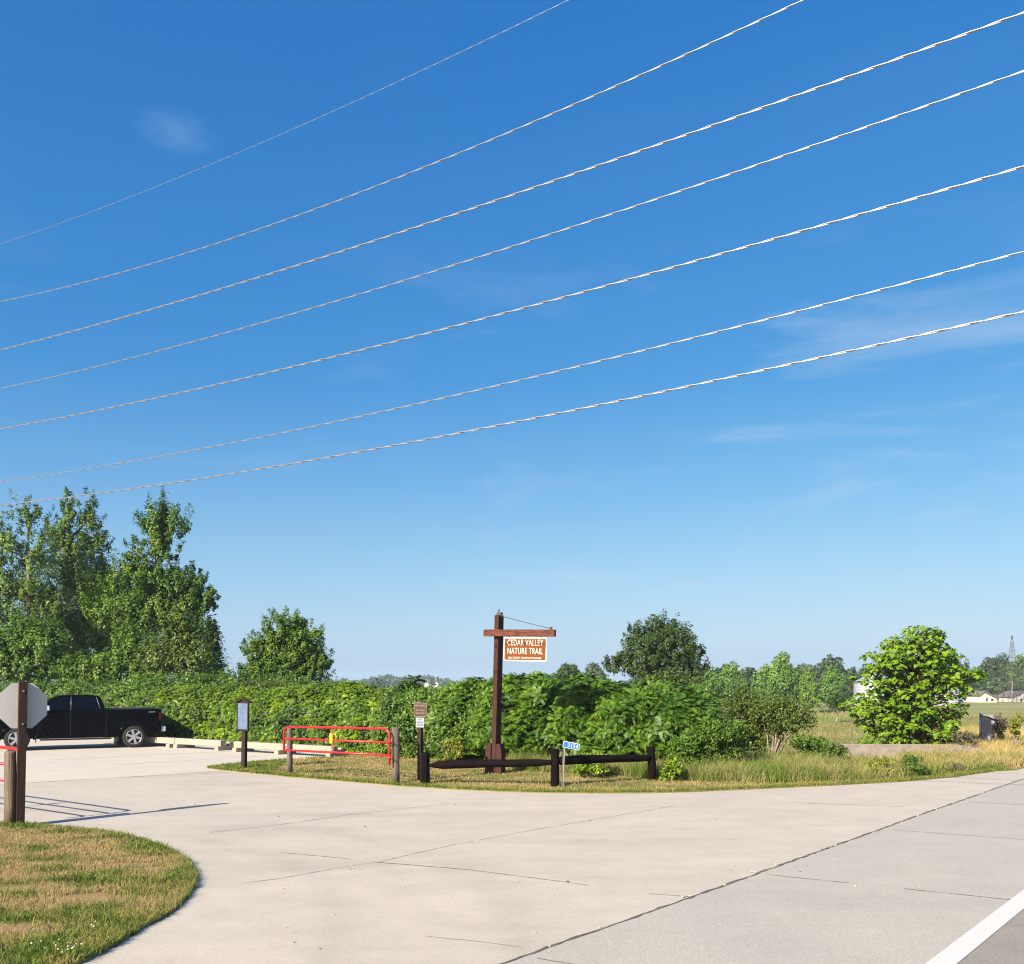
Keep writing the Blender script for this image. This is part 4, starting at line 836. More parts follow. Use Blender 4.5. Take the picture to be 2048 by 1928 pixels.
def pipe_gate(A, B, zt, zm, zb, label, tagged=True, hinge=.48):
    """A hinge end, B free end (x,y); zt/zm/zb heights at A and B"""
    A = Vector(A); B = Vector(B); root = empty('pipe_gate', (A.x, A.y, 0), math.atan2(B.y - A.y, B.x - A.x), label, 'gate'); L = (B - A).length; r = .028; c = .17
    def z(p, t): return p[0] + (p[1] - p[0]) * t / L
    fr = [(0, 0, hinge), (0, 0, zt[0] - c)]
    for i in range(1, 6): a = R(90 * i / 6); fr.append((c - c * math.cos(a), 0, zt[0] - c + c * math.sin(a)))
    fr += [(c, 0, z(zt, c)), (L / 2, 0, z(zt, L / 2) + .004), (L - c, 0, z(zt, L - c))]
    for i in range(1, 6): a = R(90 * i / 6); fr.append((L - c + c * math.sin(a), 0, zt[1] - c + c * math.cos(a)))
    fr += [(L, 0, zt[1] - c), (L, 0, zb[1] - .03)]
    mb = MB(); mb.tube(fr, r, 12); mb.build('frame', M['red'], root)
    for q in (zm, zb): mb = MB(); mb.tube([(r * .5, 0, q[0]), (L - r * .5, 0, q[1])], r * .9, 10); mb.build('rail', M['red'], root)
    t = L * .52; mb = MB(); mb.box((t, 0, (z(zt, t) + z(zb, t)) / 2), (.030, .012, z(zt, t) - z(zb, t))); mb.build('strut', M['red'], root)
    for zz in (zm[0] + .03, zb[0] - .06): mb = MB(); mb.tube([(0, 0, zz - .045), (0, 0, zz + .045)], .038, 12); mb.tube([(0, 0, zz), (-.10, 0, zz)], .014, 8); mb.build('hinge', M['red'], root)
    if tagged:
        plate('reflector', .105, .25, .02, -.036, -.032, M['yellow'], root, t, (zm[0] + zm[1]) / 2 + .05).location.y = 0
        plate('reflector', .105, .25, .02, .032, .036, M['yellow'], root, t, (zm[0] + zm[1]) / 2 + .05)
        mb = MB(); mb.tube([(L, 0, zb[1] + .02), (L - .10, -.02, zb[1] + .10), (L - .13, -.02, zb[1] - .02)], .014, 6); mb.build('latch', M['red'], root)
    return root
g1 = pipe_gate(((779 - CX) / F * 21.85, 21.85), ((568 - CX) / F * 24.1, 24.1), (1.307, 1.242), (.989, .946), (.697, .654), 'red pipe gate with a yellow reflector in front of the grass island')
A = Vector(((40 - CX) / F * 15.95, 15.95)); pipe_gate(A, A + Vector((-.815, .58)) * 4.2, (1.26, 1.27), (.985, .98), (.70, .70), 'red pipe gate cut off by the left edge beside the stop sign', hinge=.5)

# kiosk
g = G(488, 1540); ks = empty('trail_kiosk', g, R(-24), 'narrow brown kiosk post with a notice panel coloured as reflected sky', 'kiosk'); ks.rotation_euler = (0, R(1.0), R(-20))
mb = MB(); mb.box((0, 0, .87), (.115, .115, 1.84)); mb.build('post', M['brown_wood'], ks, .006)
mb = MB(); mb.box((0, -.075, 1.45), (.375, .035, .76)); bd = mb.build('board', M['brown_wood'], ks, .004)
mb = MB(); mb.prism([(-.225, 1.815), (0, 1.92), (.225, 1.815), (.225, 1.84), (0, 1.95), (-.225, 1.84)], -.13, .05); mb.build('roof', M['brown_wood'], ks)
mb = MB(); mb.prism([(-.19, 1.83), (0, 1.915), (.19, 1.83)], -.09, -.04); mb.build('gable', M['brown_wood'], ks)
plate('notice_panel', .305, .70, .004, -.102, -.0935, M['panel_sky_sheen'], ks, 0, 1.46)
for x in (-.172, .172): mb = MB(); mb.box((x, -.100, 1.45), (.028, .022, .76)); mb.build('panel_trim', M['brown_wood'], ks)

# area hours sign
g = G(840, 1564); ah = empty('area_sign', g, 0, 'brown area hours sign over a small pale notice on a brown post', 'sign'); ah.rotation_euler = (0, R(.6), R(-22))
mb = MB(); mb.box((0, 0, .93), (.088, .13, 1.98)); mb.build('post', M['brown_wood'], ah, .006)
pn = plate('sign_panel', .335, .335, .03, -.076, -.0715, M['sign_cream'], ah, .025, 1.73)
plate('brown_face', .312, .312, .022, -.0785, -.0765, M['sign_brown2'], pn, .025, 1.73)
for s, z, sz, sx in (('AREA HOURS', 1.825, .058, .80), ('OPEN  4:30 AM', 1.715, .044, .80), ('CLOSE 10:30 PM', 1.645, .044, .76)):
    text(s, sz, M['sign_cream'], pn, (.025, -.080, z), (R(90), 0, 0), ext=.0008, sx=sx, bold=.0008)
nt_ = plate('notice', .215, .235, .008, -.076, -.0715, M['notice'], ah, .02, 1.425)
for s, z in (('PETS', 1.495), ('MUST BE', 1.43), ('LEASHED', 1.365)): text(s, .044, M['ink'], nt_, (.025, -.0775, z), (R(90), 0, 0), ext=.0005, sx=.9, bold=.001)

# big trail sign
g = G(990, 1549); ts = empty('trail_sign', g, 0, 'tall red-brown timber gallows post with a hanging brown trail sign', 'sign'); ts.rotation_euler = (0, R(1.6), R(-30))
mb = MB(); mb.box((0, .02, 2.05), (.145, .21, 4.12), yawM(R(-9))); mb.build('post', M['red_wood'], ts, .010)
mb = MB()
mb.box((.70, -.155, 3.645), (2.06, .10, .175)); bm_ = mb.build('crossbeam', M['red_beam'], ts, .012)
for sgn in (-1, 1):
    a, b = sorted((sgn * .077, sgn * .245)); zz = [(a, -.02), (b, -.02)] + ([(b, .62), (b - .06, .80), (a, .80)] if sgn > 0 else [(b, .80), (a + .06, .80), (a, .62)])
    mb = MB(); mb.prism(zz, -.115, .105); mb.build('knee_brace', M['red_wood'], ts, .006)
mb = MB(); mb.tube([(.06, 0, 4.09), (.9, -.09, 3.90), (1.60, -.155, 3.755)], .009, 6); mb.build('guy_wire', M['steel_dark'], ts)
mb = MB(); mb.box((.045, .0, 4.15), (.09, .10, .06)); mb.tube([(-.07, 0, 4.12), (-.01, 0, 4.17), (.0, 0, 4.23), (.02, 0, 4.27)], [.012, .022, .018, .004], 6); mb.build('top_bracket', M['steel_dark'], ts)
mb = MB(); mb.box((1.60, -.155, 3.765), (.06, .06, .07)); mb.build('end_bracket', M['steel_dark'], ts)
sp = plate('sign_panel', 1.24, .60, .05, -.172, -.168, M['sign_white'], ts, .89, 3.235)
plate('brown_face', 1.18, .54, .03, -.1745, -.1725, M['sign_brown'], sp, .89, 3.235)
text('CEDAR VALLEY', .215, M['sign_white'], sp, (.89, -.176, 3.395), (R(90), 0, 0), ext=.0008, sx=.66, space=1.08, bold=.0022)
text('NATURE TRAIL', .215, M['sign_white'], sp, (.89, -.176, 3.185), (R(90), 0, 0), ext=.0008, sx=.66, space=1.08, bold=.0022)
text('LINN COUNTY CONSERVATION BOARD', .075, M['sign_white'], sp, (.89, -.176, 3.015), (R(90), 0, 0), ext=.0008, sx=.70, bold=.001)
for x in (.42, 1.36): mb = MB(); mb.tube([(x, -.16, 3.56), (x, -.16, 3.50)], .013, 6); mb.build('hanger', M['steel_dark'], ts)

# black rail fence
P1, P2, P3 = G(850, 1570), G(1110, 1575), G(1303.5, 1562)
rf = empty('rail_fence', (P2.x, P2.y, 0), 0, 'low black log rail fence of three stout posts on the island', 'fence')
def rel(p, z): return Vector((p.x - P2.x, p.y - P2.y, z))
for p, h, d, ln in ((P1, .75, .225, 0), (P2, .88, .20, 0), (P3, .83, .205, .02)):
    mb = MB(); mb.tube([rel(p, -.05), rel(p, h * .5) + Vector((ln * .3, 0, 0)), rel(p, h * .96) + Vector((-ln, 0, 0)), rel(p, h) + Vector((-ln, 0, 0))], [d / 2 * 1.06, d / 2, d / 2 * .98, d / 2 * .86], 9, sm=False); mb.build('post', M['black_wood'], rf, .006)
for a, b, za, zb, ra, rb in ((P1, P2, .45, .585, .100, .084), (P2, P3, .60, .575, .105, .086)):
    d = (b - a); a_, b_ = rel(a, za), rel(b, zb); n = 7; pts = [a_.lerp(b_, t) + Vector((0, -.02, .012 * math.sin(t * 5))) for t in (0.03, .06, .14, .3, .5, .7, .86, .94, .99)]
    mb = MB(); mb.tube(pts, [ra * .3, ra * .55, ra, ra * 1.02, (ra + rb) / 2, rb * 1.02, rb, rb * .8, rb * .6] if a is P1 else [ra * .7, ra * .95, ra, ra * 1.0, (ra + rb) / 2, rb, rb, rb * .9, rb * .7], 12); mb.build('rail', M['black_wood'], rf)

# house number marker
g = G(1125, 1576); hn = empty('address_marker', g, 0, 'small tilted blue address plate reading 3154 on a thin steel post', 'sign'); hn.rotation_euler = (0, R(2.2), R(-8))
mb = MB()
mb.box((-.018, 0, .44), (.005, .028, .98)); mb.box((.018, 0, .44), (.005, .028, .98)); mb.box((0, .014, .44), (.036, .004, .98)); mb.build('post', M['galv'], hn)
pl = plate('number_plate', .375, .145, .018, -.022, -.018, M['sign_white'], hn); pl.location = (.16, -.0, .965); pl.rotation_euler = (0, R(8.5), 0)
plate('blue_face', .352, .122, .012, -.0245, -.0225, M['sign_blue'], pl)
text('3154', .115, M['sign_white'], pl, (.04, -.026, -.003), (R(90), 0, 0), ext=.0008, sx=.85, space=1.22, bold=.0008)

# timber parking barriers
def barrier(A, B, feet, label, ends=(True, True)):
    A = Vector(A); B = Vector(B); root = empty('timber_barrier', (A.x, A.y, 0), math.atan2(B.y - A.y, B.x - A.x), label, 'barrier', 'timber parking barriers at the edge of the lot'); L = (B - A).length
    mb = MB(); mb.box((L / 2, 0, .255), (L, .21, .21)); mb.build('beam', M['beam_wood'], root, .010)
    for i, t in enumerate(feet):
        mb = MB(); mb.box((L * t, .20, .077), (.20, .80, .145)); mb.build('foot', M['beam_wood'], root, .010)
    for t in feet:
        mb = MB(); mb.box((L * t, .38, .22), (.19, .16, .14)); mb.build('block', M['beam_wood'], root, .010)
    return root
a1, b1 = Vector(xy(354, 1496)), Vector(xy(446, 1501.5)); d = (b1 - a1).normalized()
barrier(a1, b1, (.06, .955), 'short pale timber barrier between the truck and the kiosk')
barrier(a1 - d * 3.6, a1 - d * .02, (.06, .5, .93), 'shaded timber barrier behind the truck bumper')
a2, b2 = Vector(xy(472, 1503.5)), Vector(xy(671, 1515.7))
barrier(a2, b2, (.03, .47, .97), 'long pale timber barrier behind the kiosk and red gate')

# ------------------------------------------------------------ pickup truck (origin under the rear axle, +x forward)
def pickup():
    rw = Vector((-14.1, 35.0)); fw = rw + Vector((-math.cos(R(27.5)), -math.sin(R(27.5)))) * 3.75
    d = (fw - rw); root = empty('pickup_truck', (rw.x, rw.y, .006), math.atan2(d.y, d.x), 'black crew cab pickup truck parked behind the stop sign', 'truck')
    # visible side is local -y?  viewer sees the side facing the road
    wb = 3.75; HWd = .98
    def arc(cx, r, a0, a1, n=12): return [(cx + r * math.cos(R(a0 + (a1 - a0) * i / n)), .40 + r * math.sin(R(a0 + (a1 - a0) * i / n))) for i in range(n + 1)]
    prof = [(-1.06, .60), (-1.10, .95), (-1.09, 1.36), (-1.02, 1.40), (.90, 1.385), (1.0, 1.375), (2.2, 1.355), (3.0, 1.34), (3.25, 1.33), (4.35, 1.23), (4.60, 1.12), (4.66, .80), (4.62, .50), (4.45, .42), (4.28, .42)]
    prof += arc(wb, .50, 2, 178) + [(3.18, .40), (.60, .40)] + arc(0, .50, 2, 178) + [(-.62, .50), (-1.0, .52)]
    prof = [(x * .86 if x < -.65 else x, z) for x, z in prof]
    mb = MB(); mb.prism(prof, -HWd, HWd); body = mb.build('body', M['paint'], root, .045, 3, 30)
    # bulged fender lips and shoulder line
    mb = MB()
    for s in (-1, 1):
        for cx in (0, wb): mb.tube([(p[0], s * (HWd - .005), p[1]) for p in arc(cx, .515, -2, 182, 16)], .028, 6)
        mb.tube([(-.86, s * (HWd - .008), 1.10), (4.4, s * (HWd - .008), 1.06)], .018, 6)
    mb.build('fender_trim', M['paint'], body)
    # cabin
    lo = [(.96, 1.37), (3.28, 1.31)]; hi = [(1.14, 1.87), (1.35, 1.915), (2.10, 1.925), (2.42, 1.90), (2.62, 1.83)]
    outl = [(.93, 1.34), (1.12, 1.86)] + hi[1:] + [(3.42, 1.30)]
    mb = MB(); n = len(outl); V_ = []
    def hw(z): return .95 - (z - 1.34) * .34
    for s in (-1, 1): V_ += [(x, s * hw(z), z) for x, z in outl]
    mb.add(V_, [tuple(range(n)), tuple(range(2 * n - 1, n - 1, -1))] + [(i, (i + 1) % n, n + (i + 1) % n, n + i) for i in range(n)]); mb.build('cabin', M['paint'], root, .03, 3, 25)
    def pane(poly, name='side_window'):
        for s in (-1, 1):
            m2 = MB(); k = len(poly); m2.add([(x, s * (hw(z) + .004), z) for x, z in poly] + [(x, s * (hw(z) - .012), z) for x, z in poly], [tuple(range(k)), tuple(range(2 * k - 1, k - 1, -1))] + [(i, (i + 1) % k, k + (i + 1) % k, k + i) for i in range(k)]); m2.build(name, M['glass'], root)
    pane([(1.16, 1.42), (2.02, 1.40), (2.02, 1.845), (1.28, 1.835)]); pane([(2.14, 1.40), (3.10, 1.37), (2.62, 1.75), (2.40, 1.83), (2.14, 1.845)])
    m2 = MB(); m2.add([(3.33, -.80, 1.36), (3.33, .80, 1.36), (2.66, .66, 1.825), (2.66, -.66, 1.825)], [(0, 1, 2, 3)]); ws = m2.build('windshield', M['glass'], root); ws.location = (.012, 0, .012)
    m2 = MB(); m2.add([(.965, -.72, 1.46), (.965, .72, 1.46), (1.10, .62, 1.80), (1.10, -.62, 1.80)], [(0, 1, 2, 3)]); q = m2.build('rear_window', M['glass'], root); q.location = (-.022, 0, .006)
    for s in (-1, 1):
        for xa, za, xb, zb in ((2.07, 1.39, 2.055, 1.85), (1.12, 1.42, 1.235, 1.83)): m2 = MB(); m2.tube([(xa, s * (hw(za) + .004), za), (xb, s * (hw(zb) + .004), zb)], .008, 5); m2.build('pillar_trim', M['galv'], root)
        for x in (.93, 2.08, 3.10):
            m2 = MB(); m2.box((x, s * (HWd + .0005), .92), (.012, .006, .86)); m2.build('door_gap', M['trim'], root)
        for x in (1.42, 2.50): m2 = MB(); m2.box((x, s * (HWd + .022), 1.17), (.20, .03, .035)); m2.build('door_handle', M['paint'], root, .008)
        m2 = MB(); m2.box((2.80, s * 1.10, 1.47), (.12, .22, .17)); mr = m2.build('side_mirror', M['silver'], root, .03, 3); m2 = MB(); m2.box((2.83, s * .97, 1.40), (.07, .14, .05)); m2.build('mirror_arm', M['trim'], mr)
        m2 = MB(); m2.box((-.895, s * .905, 1.12), (.11, .165, .34)); m2.build('tail_light', M['tail'], root, .02)
        m2 = MB(); m2.box((4.55, s * .80, 1.02), (.20, .34, .16)); m2.build('headlight', M['glass'], root, .02)
        m2 = MB(); m2.box((1.9, s * .86, .36), (2.3, .16, .05)); m2.build('running_board', M['trim'], root, .015)
        m2 = MB(); m2.box((3.17, s * .90, .42), (.03, .22, .30)); m2.build('mud_flap', M['trim'], root)
    text('4X4', .09, M['galv'], root, (-.60, HWd + .004, 1.285), (R(90), 0, R(180)), name='side_decal', ext=.001, sx=1.5)
    text('4X4', .09, M['galv'], root, (-.60, -HWd - .004, 1.285), (R(90), 0, 0), name='side_decal', ext=.001, sx=1.5)
    # bumper, corner steps, grille, underside
    m2 = MB(); m2.box((-1.02, 0, .66), (.16, 1.86, .20)); m2.build('rear_bumper', M['silver'], root, .035, 3)
    m2 = MB(); m2.box((4.70, 0, .60), (.14, 1.90, .24)); m2.build('front_bumper', M['chrome'], root, .035, 3)
    m2 = MB(); m2.box((4.645, 0, .94), (.06, 1.2, .32)); m2.build('grille', M['trim'], root, .02)
    m2 = MB(); m2.box((1.9, 0, .50), (5.0, 1.0, .22)); m2.box((1.85, 0, .80), (5.2, 1.5, .46)); m2.tube([(0, -.8, .40), (0, .8, .40)], .07, 8); m2.tube([(wb, -.8, .40), (wb, .8, .40)], .06, 8); m2.build('underbody', M['trim'], root)
    m2 = MB(); m2.box((0.0, 0, 1.395), (1.72, 1.78, .03)); m2.build('bed_cover', M['trim'], root, .01)
    # four wheels
    def wheel(x, s):
        w = empty('wheel', (x, s * .84, .40), 0); w.parent = root; w.rotation_euler = (0, 0, 0 if s > 0 else math.pi)
        prof_ = [(.25, -.12), (.33, -.135), (.385, -.115), (.402, -.07), (.404, 0), (.402, .07), (.385, .115), (.33, .135), (.255, .125)]
        m2 = MB(); n_ = 40; k = len(prof_); V2 = [(r * math.cos(2 * math.pi * i / n_), y, r * math.sin(2 * math.pi * i / n_)) for i in range(n_) for r, y in prof_]
        m2.add(V2, [(i * k + j, i * k + j + 1, ((i + 1) % n_) * k + j + 1, ((i + 1) % n_) * k + j) for i in range(n_) for j in range(k - 1)], True); m2.build('tyre', M['tyre'], w)
        m2 = MB(); m2.tube([(.262 * math.cos(t), .118, .262 * math.sin(t)) for t in [2 * math.pi * i / 40 for i in range(41)]], .013, 6, False)
        for i in range(6):
            a = 2 * math.pi * i / 6 + .3; Mr = Matrix.Rotation(-a, 3, 'Y')
            for da in (-.13, .13):
                a2 = a + da; m2.box((.15 * math.cos(a2), .100, .15 * math.sin(a2)), (.22, .03, .042), Matrix.Rotation(-(a + da * .2), 3, 'Y'))
        m2.tube([(0, .085, 0), (0, .125, 0)], [.062, .05], 16); m2.build('rim', M['rim'], w, .004)
        m2 = MB(); m2.tube([(0, -.10, 0), (0, .06, 0)], .255, 28); m2.build('brake_drum', M['trim'], w)
    for x in (0, wb):
        for s in (-1, 1): wheel(x, s)
    return root
pickup()

# ------------------------------------------------------------ right background things
# old footing
A = Vector(xy(1697, 1516)); fo = empty('concrete_footing', (A.x, A.y, 0), R(-3), 'low old concrete footing wall under the catalpa', 'wall')
mb = MB(); mb.box((2.05, .10, .15), (4.1, .20, .33)); mb.build('front_wall', M['found'], fo, .01)
mb = MB(); mb.box((.10, 1.05, .15), (.20, 1.70, .32)); mb.box((4.0, 1.05, .15), (.20, 1.70, .32)); mb.box((2.05, 2.0, .15), (4.1, .20, .32)); mb.build('rear_walls', M['found'], fo, .01)
# metal-framed panel
q = G(1974, 1492); pn = empty('metal_panel', q, R(-12), 'grey weathered panel between two steel posts in the right meadow', 'panel')
mb = MB(); mb.box((0, 0, .62), (.40, .05, 1.10)); mb.build('board', M['panel'], pn)
for x in (-.235, .235): mb = MB(); mb.tube([(x, 0, -.05), (x, 0, 1.22 - .12 * (x > 0))], .032, 8); mb.build('post', M['galv'], pn)
mb = MB(); mb.tube([(-.23, -.04, 1.16), (.23, -.04, 1.0)], .025, 6); mb.build('crossbar', M['steel_dark'], pn)
# grain bins
def grain_bin(px, eave_py, base_Y, dia, hroof, label):
    k = base_Y / F; x = (px - CX) * k; z0 = gz(x, base_Y); ze = CAMH + (HY - eave_py) * k - z0; root = empty('grain_bin', (x, base_Y, z0), 0, label, 'grain bin', 'silver grain bins behind the catalpa')
    mb = MB(); nr = int(ze / .35); pts = []; rs = []
    for i in range(nr * 2 + 1): pts.append((0, 0, ze * i / (nr * 2))); rs.append(dia / 2 + (.03 if i % 2 else 0))
    mb.tube(pts, rs, 40, sm=False); mb.build('wall', M['bin'], root)
    mb = MB(); mb.tube([(0, 0, ze - .02), (0, 0, ze + hroof), (0, 0, ze + hroof + .25)], [dia / 2 + .2, .5, .45], 32, sm=False); rf_ = mb.build('roof', M['bin'], root)
    mb = MB(); mb.tube([(0, 0, ze + hroof + .25), (0, 0, ze + hroof + .35)], .6, 16); mb.build('cap', M['galv'], rf_)
    mb = MB(); mb.box((-dia * .30, -dia * .41, 1.1), (.8, .12, 2.0), yawM(-.63)); mb.build('hatch', M['galv'], root)
grain_bin(1752, 1364, 215, 9.6, 2.3, 'silver grain bin with conical roof at the left of the catalpa')
grain_bin(1893, 1384, 205, 6.4, 1.6, 'small white grain bin glimpsed through the right of the catalpa')
def shed(px, base_py, w, h, rh, dpt, label, name='farm_shed', lean=False, yaw=0.15):
    g = G(px, base_py); k = g.y / F; w *= k; h *= k; rh *= k; root = empty(name, g, yaw, label, 'building', 'white farm buildings on the right')
    mb = MB(); pr = [(-w / 2, 0), (w / 2, 0), (w / 2, h * (.55 if lean else 1)), (-w / 2 + w * .2, h + rh) if lean else (0, h + rh), (-w / 2, h)]
    mb.prism(pr, 0, dpt); mb.build('wall', M['barn'], root)
    mb = MB(); t = .18
    L_, T_, R_ = pr[4], pr[3], pr[2]
    mb.prism([(L_[0] - .4, L_[1] - .2), T_, (R_[0] + .4, R_[1] - .15), (R_[0] + .4, R_[1] + .12), (T_[0], T_[1] + .3), (L_[0] - .4, L_[1] + .15)], -.35, dpt + .35); mb.build('roof', M['roof'], root)
    mb = MB(); mb.box((-w * .1, -.03, h * .4), (w * .14, .06, h * .5)); mb.build('door', M['roof'], root)
    mb = MB(); mb.box((w * .22, -.03, h * .36), (w * .12, .06, h * .25)); mb.build('window', M['glass'], root)
shed(1977, 1405, 36, 15, 6, 7, 'white farm shed with a long sloping grey roof behind the meadow', lean=True)
shed(2046, 1404, 40, 11, 9, 6, 'white farm building cut off by the right edge')
# lattice tower
g = G(2012, 1404); k = g.y / F; H = (1404 - 1272) * k; tw = empty('lattice_tower', (g.x, g.y - 3, g.z), .3, 'slender lattice windmill tower rising above the farmyard trees', 'tower')
mb = MB(); b = 1.55
L4 = [Vector((sx * b, sy * b, 0)) for sx, sy in ((-1, -1), (1, -1), (1, 1), (-1, 1))]; T4 = [Vector((q.x * .04, q.y * .04, H)) for q in L4]
for a_, t_ in zip(L4, T4): mb.tube([a_, t_], [.11, .08], 4)
mb.build('legs', M['steel_dark'], tw)
mb = MB()
for i in range(9):
    f0, f1 = i / 9, (i + 1) / 9
    for j in range(4):
        mb.tube([L4[j].lerp(T4[j], f0), L4[(j + 1) % 4].lerp(T4[(j + 1) % 4], f0)], .05, 4); mb.tube([L4[j].lerp(T4[j], f0), L4[(j + 1) % 4].lerp(T4[(j + 1) % 4], f1)], .04, 4)
mb.build('bracing', M['steel_dark'], tw)
for px, tp, lab in [(1999, 1362, 'thin pale utility pole left of the lattice tower'), (2026, 1350, 'thin pale utility pole right of the lattice tower')]:
    g = G(px, 1405); k = g.y / F; q = empty('utility_pole', (g.x, g.y - 6, g.z), 0, lab, 'pole'); mb = MB(); mb.tube([(0, 0, -.1), (.1, 0, (1405 - tp) * k)], [.11, .08], 8); mb.build('pole', M['stem'], q); mb = MB(); mb.tube([(-.9, 0, (1405 - tp) * k - .6), (.9, 0, (1405 - tp) * k - .6)], .07, 6); mb.build('crossarm', M['steel_dark'], q)

# ------------------------------------------------------------ power lines
D = Vector((.84, -.5426, 0)).normalized()
wires = [  # row at left edge, row at x=1024 , row at right edge, size
 (1010, 845, 623, .0092, 'lowest'), (963, 764, 503, .0070, 'second lowest'), (858, 622, 333, .0090, 'third lowest'), (777, 493, 142, .0068, 'middle'), (700, 390, 25, .0090, 'third highest'), (603, 262, -215, .0066, 'second highest'), (488, 55, -470, .0026, 'highest')]
Yr = 12.0
for wi, (yl, ym, yr, rr, nm) in enumerate(wires):
    Yl = Yr * 2.07; Xr, Xl = (2048 - CX) / F * Yr, (0 - CX) / F * Yl
    Pr = Vector((Xr, Yr, CAMH + (HY - yr) / F * Yr)); Pl = Vector((Xl, Yl, CAMH + (HY - yl) / F * Yl))
    # height at the middle column
    t = 1.0; dXY = (Pl - Pr); s = -Pr.x / dXY.x; Ym = Pr.y + dXY.y * s; zm = CAMH + (HY - ym) / F * Ym; lin = Pr.z + (Pl.z - Pr.z) * s; c2 = (zm - lin) / (s * (s - 1))
    Ltot = Vector((dXY.x, dXY.y)).length
    def P(s): return Vector((Pr.x + dXY.x * s, Pr.y + dXY.y * s, Pr.z + (Pl.z - Pr.z) * s + c2 * s * (s - 1)))
    root = empty('power_line', P(.5), 0, f'{nm} of the seven twisted overhead wires' if nm not in ('middle',) else 'middle one, fourth from the bottom, of the seven twisted overhead wires', 'power line', 'overhead wires crossing the sky')
    h = Vector((dXY.x, dXY.y, 0)).normalized(); side = Vector((-h.y, h.x, 0)); o0 = P(.5)
    s0, s1 = -.22, 1.7; n = int((s1 - s0) * Ltot / .055); pitch = .78 if wi != 6 else .5; ph = random.uniform(0, 6)
    for strand in (0, 1):
        V = []; nr = 6
        for i in range(n + 1):
            s = s0 + (s1 - s0) * i / n; p = P(s) - o0; a = ph + 2 * math.pi * (s * Ltot) / pitch + math.pi * strand; c = p + (side * math.cos(a) + Vector((0, 0, 1)) * math.sin(a)) * rr
            for k in range(nr):
                b = 2 * math.pi * k / nr; q = c + (side * math.cos(b) + Vector((0, 0, 1)) * math.sin(b)) * rr * 1.02; V.append((q.x, q.y, q.z))
        i = np.arange(n)[:, None] * nr; k = np.arange(nr)[None]; k2 = (k + 1) % nr
        Fq = np.stack([i + k, i + k2, i + nr + k2, i + nr + k], 2).reshape(-1, 4)
        o = mesh_np('strand', V, 4, M['wire'], root, Fq); o.data.polygons.foreach_set('use_smooth', [True] * len(o.data.polygons))

# ------------------------------------------------------------ haze
hz = MB(); hz.box((0, 750, 8.5), (4200, 3100, 27)); m, nt, out = NT('haze_air')
pv = nt.nodes.new('ShaderNodeVolumePrincipled'); pv.inputs['Color'].default_value = (.62, .80, 1.0, 1); pv.inputs['Density'].default_value = .00022; pv.inputs['Anisotropy'].default_value = .0
nt.links.new(pv.outputs[0], out.inputs['Volume']); o = hz.build('haze', m); tag(o, 'thin bluish summer haze over the whole landscape', 'haze', kind='stuff')

# ------------------------------------------------------------ sun, sky, camera
SUN_EL, SDIR = 32.0, Vector((-.64, -.77)).normalized()          # direction towards the sun
sun = bpy.data.lights.new('sun', 'SUN'); sun.energy = 5.0; sun.angle = R(.53); sun.color = (1.0, .92, .78)
so = bpy.data.objects.new('sun', sun); COL.objects.link(so)
to = Vector((SDIR.x * math.cos(R(SUN_EL)), SDIR.y * math.cos(R(SUN_EL)), math.sin(R(SUN_EL)))); so.rotation_euler = to.to_track_quat('Z', 'Y').to_euler(); so.location = (0, 0, 60)
w = bpy.data.worlds.new('World'); scene.world = w; w.use_nodes = True; nt = w.node_tree
for q in list(nt.nodes): nt.nodes.remove(q)
out = nt.nodes.new('ShaderNodeOutputWorld'); bg = nt.nodes.new('ShaderNodeBackground'); bg.inputs['Strength'].default_value = .097
sky = nt.nodes.new('ShaderNodeTexSky'); sky.sky_type = 'NISHITA'; sky.sun_disc = False; sky.sun_elevation = R(SUN_EL); sky.sun_rotation = math.atan2(SDIR.x, SDIR.y); sky.air_density = .8; sky.dust_density = 1.3; sky.ozone_density = 8.0
sc_ = nt.nodes.new('ShaderNodeSeparateColor'); cc_ = nt.nodes.new('ShaderNodeCombineColor'); nt.links.new(sky.outputs[0], sc_.inputs[0])   # deeper, more saturated sky response
for i, (a_, e_) in enumerate(((.57, 1.52), (1.06, .84), (2.0, .45))):
    pw = nt.nodes.new('ShaderNodeMath'); pw.operation = 'POWER'; pw.inputs[1].default_value = e_; nt.links.new(sc_.outputs[i], pw.inputs[0])
    ml = nt.nodes.new('ShaderNodeMath'); ml.operation = 'MULTIPLY'; ml.inputs[1].default_value = a_; nt.links.new(pw.outputs[0], ml.inputs[0]); nt.links.new(ml.outputs[0], cc_.inputs[i])
# thin cirrus
tc = nt.nodes.new('ShaderNodeTexCoord'); mp = nt.nodes.new('ShaderNodeMapping'); mp.inputs['Scale'].default_value = (2.2, 2.2, 9); mp.inputs['Rotation'].default_value = (R(6), R(-14), 0); mp.inputs['Location'].default_value = (.3, .1, .4)
nt.links.new(tc.outputs['Generated'], mp.inputs[0]); n1 = nt.nodes.new('ShaderNodeTexNoise'); n1.inputs['Scale'].default_value = 1.1; n1.inputs['Detail'].default_value = 9; n1.inputs['Roughness'].default_value = .60; n1.inputs['Distortion'].default_value = .6; nt.links.new(mp.outputs[0], n1.inputs['Vector'])
f1 = ramp(nt, n1.outputs['Fac'], [(.475, 0.0), (.80, 1.0)])
sx = nt.nodes.new('ShaderNodeSeparateXYZ'); nt.links.new(tc.outputs['Generated'], sx.inputs[0]); el = ramp(nt, sx.outputs['Z'], [(.0, .8), (.2, .75), (.34, .5), (.42, .02)])
mu = nt.nodes.new('ShaderNodeMath'); mu.operation = 'MULTIPLY'; nt.links.new(f1, mu.inputs[0]); nt.links.new(el, mu.inputs[1])
